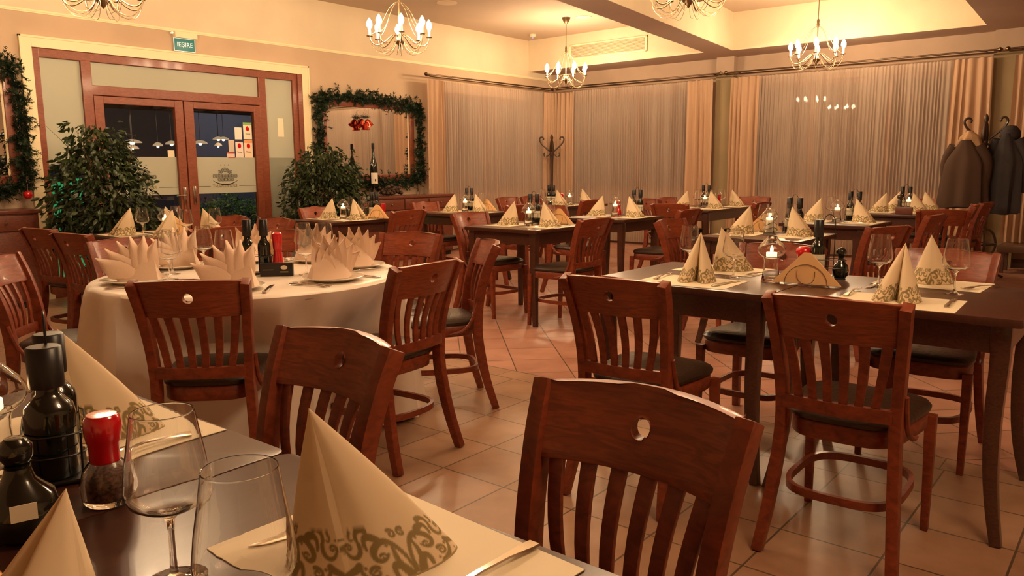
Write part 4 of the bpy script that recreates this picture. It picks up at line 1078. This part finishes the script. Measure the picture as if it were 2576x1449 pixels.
# ------------------------------------------------------------------ sideboards, mirrors, garlands
def sideboard(x0, x1, y0, ztop, label):
    t = empty('sideboard', label, 'sideboard', 'reddish wooden sideboards', ((x0+x1)/2, (y0+YA)/2, 0)); w = x1-x0; d = YA-.02-y0
    MB().span((-w/2+.03, -d/2+.02, .06), (w/2-.03, d/2, ztop-.035)).build('body', 'cab', t, smooth=False, bevel=.003)
    MB().span((-w/2, -d/2, ztop-.035), (w/2, d/2, ztop)).build('top', 'cab', t, bevel=.006)
    MB().span((-w/2+.05, -d/2+.05, 0), (w/2-.05, d/2, .06)).build('plinth', 'dark', t, smooth=False)
    n = max(2, round(w/.5)); cw = (w-.1)/n
    for i in range(n):
        xa = -w/2+.05+i*cw
        MB().span((xa+.01, -d/2-.0, .09), (xa+cw-.01, -d/2+.02, ztop-.20)).build('door', 'cab', t, bevel=.004)
        dr = MB().span((xa+.01, -d/2-.0, ztop-.185), (xa+cw-.01, -d/2+.02, ztop-.05)).build('drawer', 'cab', t, bevel=.004)
        MB().lathe([(0, 0), (.012, .002), (.013, .012), (.006, .02), (0, .02)], 12).xf(Matrix.Translation((xa+cw/2, -d/2, ztop-.115)) @ Matrix.Rotation(PI/2, 4, 'X')).build('knob', 'iron', dr)
    return t
sideboard(6.35, 8.30, 7.88, .875, 'low reddish sideboard under the garlanded mirror, behind the tables')
sideboard(1.2, 2.84, 7.88, .895, 'reddish sideboard at the left picture edge')
def mirror(x0, x1, z0, z1, label, seed):
    t = empty('wall_mirror', label, 'mirror', 'wood-framed wall mirrors', ((x0+x1)/2, YA-.02, (z0+z1)/2)); w, h_ = x1-x0, z1-z0; f = .085
    b = MB()
    for a, c in (((-w/2-f, -.03, -h_/2-f), (-w/2, .015, h_/2+f)), ((w/2, -.03, -h_/2-f), (w/2+f, .015, h_/2+f)), ((-w/2, -.03, -h_/2-f), (w/2, .015, -h_/2)), ((-w/2, -.03, h_/2), (w/2, .015, h_/2+f))): b.span(a, c)
    b.build('frame', 'door', t, bevel=.008)
    MB().span((-w/2, -.004, -h_/2), (w/2, .004, h_/2)).build('mirror_glass', 'mirror', t, smooth=False)
    b = MB(); b.span((w/2-.018, -.010, -h_/2), (w/2, -.004, h_/2)); b.build('bevel_strip', 'trim', t, smooth=False)
    return t
mirror(6.36, 7.79, 1.16, 2.04, 'wood-framed mirror ringed by a fir garland, right of the doors', 1)
mirror(1.35, 2.74, 1.20, 2.06, 'mirror at the left picture edge behind its fir garland', 2)
def garland(name, path, label, seed, closed, dens=90, rad=.12):
    r = random.Random(seed); P = [Vector(p) for p in path]; b = MB(); tot = 0
    segs = list(zip(P, P[1:]+([P[0]] if closed else [])))
    if not closed: segs = list(zip(P, P[1:]))
    for a, c in segs:
        L = (c-a).length; d = (c-a).normalized()
        for i in range(int(L*dens)):
            o = a+d*r.uniform(0, L)+Vector((r.gauss(0, .032), r.gauss(0, .012)-.035, r.gauss(0, .032)))
            dr = Vector((r.gauss(0, 1), r.gauss(-.25, .45), r.gauss(0, 1)))+d*r.gauss(0, .5); dr.normalize(); ln = r.uniform(.06, rad)
            tip = o+dr*ln
            if tip.y > YA-.012: tip.y = YA-.012-r.random()*.02
            ax = (tip-o).normalized(); s1 = ax.orthogonal().normalized(); s2 = ax.cross(s1)
            for k in range(30):
                q = r.random(); ph = r.uniform(0, 2*PI); rr = r.uniform(.018, .030)
                base = o+ax*(ln*q); dd = (s1*math.cos(ph)+s2*math.sin(ph))*rr+ax*.016; sdv = ax.cross(dd).normalized()*.0042
                e = base+dd
                if e.y > YA-.008: e.y = YA-.008
                b.add([base-sdv, base+sdv, e+sdv*.6, e-sdv*.6], [(0, 1, 2, 3)])
    b.tube([p+Vector((0, -.02, 0)) for p in P], .012, 6, closed=closed)
    return tag(b.build(name, 'pine', fix=False, smooth=False), label, 'garland', 'fir garlands')
yg = YA-.06
garland('garland', [(6.20, yg, 1.08), (6.22, yg, 2.12), (6.8, yg, 2.17), (7.4, yg, 2.13), (7.93, yg, 2.10), (7.95, yg, 1.5), (7.93, yg, 1.09), (7.4, yg, 1.03), (6.8, yg, 1.05)], 'fir garland wound round the mirror right of the doors', 5, True, 170)
garland('garland', [(2.55, yg, 2.20), (2.80, yg, 2.19), (2.84, yg, 1.9), (2.86, yg, 1.5), (2.83, yg, 1.10), (2.55, yg, 1.05), (2.1, yg, 1.06)], 'fir garland down the side of the left-edge mirror', 6, False, 170)
# red bell ornament hanging in front of the mirror
bo = empty('bell_ornament', 'glossy red bell cluster hanging in the garlanded mirror', 'christmas ornament', loc=(6.93, YA-.10, 1.86))
foil = mat('red_foil', (.65, .10, .06), .12, metal=1)
for k, (dx, dz, rz) in enumerate(((-.055, -.02, .5), (.055, -.02, -.5), (0, -.07, 0))):
    MB().lathe([(0, .05), (.02, .047), (.034, .03), (.040, 0), (.052, -.035), (.058, -.045), (.050, -.045), (.034, -.01), (0, .02)], 22).xf(Matrix.Translation((dx, -.01*k, dz)) @ Matrix.Rotation(rz, 4, 'Y')).build('bell', foil, bo)
lp = MB().tube([(0, 0, .04), (-.02, 0, .08), (0, 0, .13), (.03, 0, .15), (.045, 0, .12)], .002, 6).build('hanging_wire', 'iron', bo)
r = random.Random(9); sp_ = MB()
for k in range(160):
    o_ = Vector((r.gauss(0, .035), -.01, .055+r.gauss(0, .01))); d = Vector((r.gauss(0, 1), r.gauss(0, .4), r.gauss(0, .5))).normalized()*.05; s_ = d.orthogonal().normalized()*.002
    sp_.add([o_-s_, o_+s_, o_+d], [(0, 1, 2)])
sp_.build('fir_sprig', 'pine', bo, fix=False, smooth=False)
rb = empty('red_bauble', 'small red bauble ornament hanging low on the left-edge garland', 'christmas ornament', loc=(2.82, YA-.16, 1.02))
MB().lathe([(0, -.04)]+[(.04*math.sin(a), -.04*math.cos(a)) for a in arc((.3, 2.8), 9)]+[(0, .04)], 20).build('bauble', 'red', rb); MB().tube([(0, 0, .038), (.004, 0, .10)], .003, 6).build('cord', 'iron', rb)
# bottle display and glasses on the sideboard
bt = empty('wine_bottle', 'tall dark wine bottle with white label standing before the mirror', 'bottle', loc=(6.94, 8.06, .875))
MB().tube([(0, 0, 0), (0, 0, .13)], .006, 8).lathe([(0, 0), (.055, 0), (.055, .012), (0, .014)], 20).build('stand', 'iron', bt)
MB().lathe([(0, .13), (.050, .13), (.052, .14), (.052, .36), (.045, .43), (.026, .50), (.017, .53), (.016, .60), (0, .60)], 24).build('bottle_body', 'dgreen', bt)
MB().lathe([(0, .62), (.0175, .62), (.019, .625), (.019, .695), (0, .70)], 16).lathe([(.016, .60), (.010, .605), (.010, .62), (0, .62)], 12).build('capsule', 'black', bt)
n = 18; a0 = -PI*.95; vs = [(.0528*math.cos(a0+k*PI*.9/n), .0528*math.sin(a0+k*PI*.9/n), z) for z in (.17, .31) for k in range(n+1)]
MB().add(vs, [(k, k+1, k+n+2, k+n+1) for k in range(n)]).build('label', 'plate', bt, fix=False)
MB().box((-.018, -.0535, .215), (.018, .001, .03)).build('label_print', 'dark', bt, smooth=False)
tum = tag(MB().lathe([(0, 0), (.024, 0), (.026, .004), (.030, .085), (.0285, .085), (.0245, .008), (0, .006)], 20).build('tumbler', 'glass'), 'x', 'tumbler', 'small tumblers on the sideboard')
for i, l in enumerate(('left', 'second', 'third', 'right')): place(tum, f'small glass tumbler on the sideboard under the mirror, {l} in the row', (7.66+.085*i, 7.98+.02*(i % 2), .876))
r = random.Random(4); pc = MB()
for k in range(60):
    o_ = Vector((r.gauss(0, .10), r.gauss(0, .04), abs(r.gauss(.03, .03)))); q = r.uniform(.018, .032)
    pc.lathe([(0, -q), (q*.8, -q*.5), (q, 0), (q*.6, q*.8), (0, q*1.1)], 7, (o_.x, o_.y, o_.z+q))
o = pc.build('cone_arrangement', 'rack'); o.location = (7.17, 8.02, .877); tag(o, 'dark heap of cones on the sideboard below the mirror', 'table decoration')

# ------------------------------------------------------------------ potted ficus trees
def ficus(x, y, pot_z, cz, rx, ry, rz, label, seed, n, tap=.45):
    r = random.Random(seed); t = empty('potted_ficus', label, 'potted plant', 'potted ficus trees', (x, y, 0))
    MB().lathe([(0, 0), (.15, 0), (.16, .02), (.20, .30), (.215, .31), (.215, .35), (.195, .35), (.19, .31), (0, .30)], 28).build('pot', 'pot', t)
    st = MB(); ends = []
    for k in range(5):
        a = r.uniform(0, 2*PI); q = [Vector((.03*math.cos(a), .03*math.sin(a), .30)), Vector((.06*math.cos(a), .06*math.sin(a), .7)), Vector((rx*.45*math.cos(a), ry*.45*math.sin(a), cz))]
        st.tube(bez(q, 8), [.018, .017, .015, .013, .011, .009, .007, .005], 7)
        for j in range(9):
            b0 = q[1].lerp(q[2], r.random()); u = r.uniform(0, 2*PI); e = Vector((rx*.9*math.cos(u)*r.random()**.5, ry*.9*math.sin(u)*r.random()**.5, cz+rz*r.uniform(-.8, .95)))
            st.tube(bez([b0, (b0+e)/2+Vector((0, 0, .08)), e], 6), [.006, .005, .004, .003, .002, .0015], 5); ends.append((b0, e))
    st.build('stems', 'bark', t)
    lf = MB()
    for k in range(n):
        # points in an uneven ellipsoid crown, denser near twigs
        if r.random() < .55:
            b0, e = r.choice(ends); c = b0.lerp(e, r.uniform(.5, 1.05))+Vector((r.gauss(0, .04), r.gauss(0, .04), r.gauss(0, .04)))
        else:
            u = r.uniform(0, 2*PI); w = math.acos(r.uniform(-1, 1)); q = r.uniform(.35, 1)**.6
            c = Vector((rx*q*math.sin(w)*math.cos(u), ry*q*math.sin(w)*math.sin(u), cz+rz*q*math.cos(w)))
        if c.z > cz: c.x *= 1-tap*(c.z-cz)/rz; c.y *= 1-tap*(c.z-cz)/rz
        c.z = max(c.z, .25)
        out = Vector((c.x, c.y, 0)); out = out.normalized() if out.length > .01 else Vector((1, 0, 0))
        d = (out*r.uniform(.1, 1)+Vector((r.gauss(0, .4), r.gauss(0, .4), r.uniform(-1.2, .1)))).normalized(); L = r.uniform(.05, .085); sdv = d.cross(Vector((r.gauss(0, 1), r.gauss(0, 1), r.gauss(0, 1)))).normalized(); nn = d.cross(sdv); wv = L*.20
        pts = [c, c+d*L*.35+sdv*wv, c+d*L*.7+sdv*wv*.75, c+d*L-nn*L*.12, c+d*L*.7-sdv*wv*.75, c+d*L*.35-sdv*wv, c+d*L*.4+nn*.004, c+d*L*.7+nn*.002]
        for i_, p in enumerate(pts):
            if y+p.y > YA-.05: p.y = YA-.05-y-r.random()*.02
        lf.add(pts, [(0, 1, 6), (1, 2, 7, 6), (2, 3, 7), (0, 6, 5), (6, 7, 4, 5), (7, 3, 4)])
    lf.build('foliage', 'leaf', t, fix=False)
ficus(3.22, 7.55, 0, 1.00, .52, .48, .66, 'large bushy potted ficus left of the glass doors', 11, 5200)
ficus(5.80, 7.62, 0, .93, .54, .46, .60, 'bushy potted ficus between the glass doors and the mirror', 12, 5200, .12)

# ------------------------------------------------------------------ coat stands and coats
def coat_stand(x, y, rz, label):
    t = empty('coat_stand', label, 'coat stand', 'dark bentwood coat stands', (x, y, 0), rz)
    MB().lathe([(0, .30), (.022, .30), (.024, .8), (.026, 1.35), (.034, 1.45), (.038, 1.56), (.028, 1.66), (.018, 1.69), (.026, 1.715), (.026, 1.735), (.012, 1.77), (0, 1.785)], 16).build('pole', 'rack', t)
    for k in range(4):
        a = 2*PI*k/4; ca, sa = math.cos(a), math.sin(a)
        hk = [(.03, 1.50), (.10, 1.56), (.17, 1.63), (.20, 1.69), (.185, 1.73), (.155, 1.735), (.135, 1.71), (.145, 1.69)]
        MB().tube([(q*ca, q*sa, z) for q, z in [(p.x, p.y) for p in cat_rom([(u, v, 0) for u, v in hk], 4)]], .0125, 8).build('hook', 'rack', t)
        lo = [(.03, 1.46), (.07, 1.43), (.11, 1.42), (.13, 1.45), (.115, 1.48)]
        MB().tube([(q*ca, q*sa, z) for q, z in [(p.x, p.y) for p in cat_rom([(u, v, 0) for u, v in lo], 4)]], .0105, 8).build('hook', 'rack', t)
    for k in range(4):
        a = 2*PI*k/4+.4; ca, sa = math.cos(a), math.sin(a)
        lg_ = [(.025, .62), (.07, .55), (.16, .50), (.20, .36), (.15, .20), (.20, .06), (.30, .012)]
        MB().tube([(q*ca, q*sa, z) for q, z in [(p.x, p.y) for p in cat_rom([(u, v, 0) for u, v in lg_], 4)]], .013, 8).build('leg', 'rack', t)
    MB().tube([(.19*math.cos(a), .19*math.sin(a), .38) for a in arc((0, 2*PI*31/32), 32)], .009, 8, closed=True).build('umbrella_ring', 'rack', t)
    return t
coat_stand(10.62, 7.86, .64, 'empty dark bentwood coat stand in the far room corner')
coat_stand(9.90, 1.52, .15, 'dark bentwood coat stand hung with coats at the right')
def hanging(name, x, y, rz, z0, z1, w0, w1, d0, m, label, seed, arms=True, hood=False):
    r = random.Random(seed); t = empty(name, label, 'coat', 'coats hung on the stand', (x, y, 0), rz); n = 40; rings = []
    ph = [(k, r.uniform(0, 6.28)) for k in (3, 5, 7, 9)]
    for z in arc((0, 1), 12):
        zz = z1+(z0-z1)*z; k = min(1, .28+2.2*z) if z < .33 else 1; w = (w0+(w1-w0)*z)*k; d = d0*(.5+.5*min(1, z*2.2)); ring = []
        for i in range(n):
            a = 2*PI*i/n; f = sum(math.sin(q*a+p+z*.6) for q, p in ph)*.06*(z**.7)
            ring.append((w*math.cos(a)*(1+f), d*math.sin(a)*(1+f*1.6), zz+.012*math.sin(3*a+seed)*(z > .9)))
        rings.append(ring)
    MB().loft(rings).build('body', m, t)
    if arms:
        for s in (-1, 1):
            MB().tube(cat_rom([(s*w0*.62, -.02, z1-.06), (s*w0*1.02, -.04, z1-.22), (s*w0*1.02, -.05, z1-.42), (s*w0*.98, -.05, z1-.62)], 4), [.058]*4+[.055]*4+[.048]*4+[.042], 12).build('sleeve', m, t)
    if hood:
        MB().lathe([(0, .10), (.05, .09), (.09, .04), (.10, -.02), (.07, -.07), (0, -.09)], 18).xf(Matrix.Translation((.0, -.05, z1-.01))).build('hood', m, t)
    return t
hanging('coat', 9.72, 1.66, 1.45, .78, 1.50, .19, .24, .11, 'coatb', 'long brown wool coat hanging on the left of the coat stand', 3, True)
hanging('jacket', 9.86, 1.30, 1.3, .72, 1.56, .16, .16, .12, 'coatd', 'dark quilted hooded jacket hanging on the right of the coat stand', 5, True, True)
sc = hanging('scarf', 9.78, 1.64, 1.45, 1.42, 1.60, .07, .13, .09, 'beige', 'beige knitted scarf on top of the brown coat', 6, False); sc['category'] = 'scarf'; del sc['group']
bn = empty('low_bench', 'dark low bench below the drape at the right edge', 'bench', loc=(10.7, .95, 0))
MB().span((-.2, -.75, .24), (.2, .45, .32)).build('bench_top', 'stone', bn, bevel=.005)
for sx in (-1, 1):
    for yy in (-.7, .4): MB().box((sx*.16, yy, .12), (.05, .05, .24)).build('leg', 'stone', bn)

# ------------------------------------------------------------------ outside the doors
struct(MB().span((-4, YA+.36, -.12), (14, 22, -.02)).build('ground_terrace', 'terr', smooth=False))
struct(MB().span((8.75, 16, -.1), (13, 16.2, 3.2)).build('wall_across_terrace', 'blue', smooth=False))
pl_ = MB().span((2.6, YA+1.3, -.02), (3.9, YA+1.34, 1.15)).build('light_panel', 'greenwall', smooth=False); tag(pl_, 'green-glowing panel outside, seen low through the left side window behind the ficus', 'light panel')
def pendant():
    t = empty('terrace_lamp', 'x', 'outdoor lamp', 'cream-shaded lamps outside the doors')
    MB().lathe([(0, .06), (.02, .06), (.07, .045), (.125, .01), (.14, -.02), (.132, -.02), (.11, .005), (.06, .035), (0, .045)], 24).build('shade', 'shade', t)
    MB().lathe([(0, .03), (.02, .02), (.036, -.02), (.03, -.05), (0, -.062)], 14).build('lamp_bulb', mat('outdoor_bulb', (1, .9, .7), .5, emis=(1, .8, .6), es=7), t)
    MB().tube([(0, 0, .06), (0, 0, .75)], .006, 6).build('cord', 'rod', t)
    MB().box((0, 0, .77), (.2, .2, .05)).build('mount', 'rod', t)
    return t
pd = pendant()
for (x, y, z, s, l) in ((5.64, 12, 1.66, 1, 'largest cream-shaded lamp outside, seen through the left door pane'), (5.72, 12.2, 1.58, .75, 'lamp half behind the largest one outside the left door pane'), (6.03, 12, 1.62, .55, 'small lamp outside in the middle of the left door pane'), (6.25, 12, 1.65, .7, 'lamp outside at the right side of the left door pane'),
                     (6.73, 12, 1.67, .8, 'lamp outside at the left side of the right door pane'), (7.05, 12, 1.74, .65, 'upper lamp outside behind the door stickers, left'), (7.14, 12, 1.74, .65, 'upper lamp outside behind the door stickers, right'), (7.10, 12.1, 1.64, .45, 'lower small lamp outside behind the door stickers')):
    place(pd, l, (x, y, z), 0, (s, s, (2.205-z)/.795))
struct(MB().span((4, 11.4, 2.2), (8.6, 12.8, 2.3)).build('ceiling_of_terrace', 'dark', smooth=False))
def hedge(x0, x1, y, z1, label, seed, n):
    r = random.Random(seed); b = MB()
    for k in range(n):
        x = r.uniform(x0, x1); z = r.uniform(0, 1)**.7*(z1-.06*math.sin(x*9)-.05*math.sin(x*23)); c = Vector((x, y+r.gauss(0, .10), z)); d = Vector((r.gauss(0, .6), r.gauss(-.3, .5), r.gauss(.6, .5))).normalized()*r.uniform(.04, .08); s_ = d.orthogonal().normalized()*.012
        b.add([c, c+d*.5+s_, c+d, c+d*.5-s_], [(0, 1, 2, 3)])
    b.span((x0, y-.05, 0), (x1, y+.05, z1*.6))
    return tag(b.build('hedge', 'hedge', fix=False, smooth=False), label, 'hedge', kind='stuff')
hedge(4.95, 6.1, 9.1, .86, 'green leafy hedge outside, seen low through the right door pane', 21, 4200)
lt = bpy.data.lights.new('hedge_fill', 'POINT'); lt.energy = 70; lt.color = (1, .9, .6); lt.shadow_soft_size = .1; lo = bpy.data.objects.new('hedge_fill', lt); COL.objects.link(lo); lo.location = (5.6, 8.75, 2.9)  # fill light added out of sight above the door to brighten the hedge
lt = bpy.data.lights.new('far_wall_fill', 'POINT'); lt.energy = 85; lt.color = (.80, .86, 1); lt.shadow_soft_size = .2; lo = bpy.data.objects.new('far_wall_fill', lt); COL.objects.link(lo); lo.location = (9.6, 14.2, 2.6)  # unseen cool fill, added to brighten the wall across the terrace
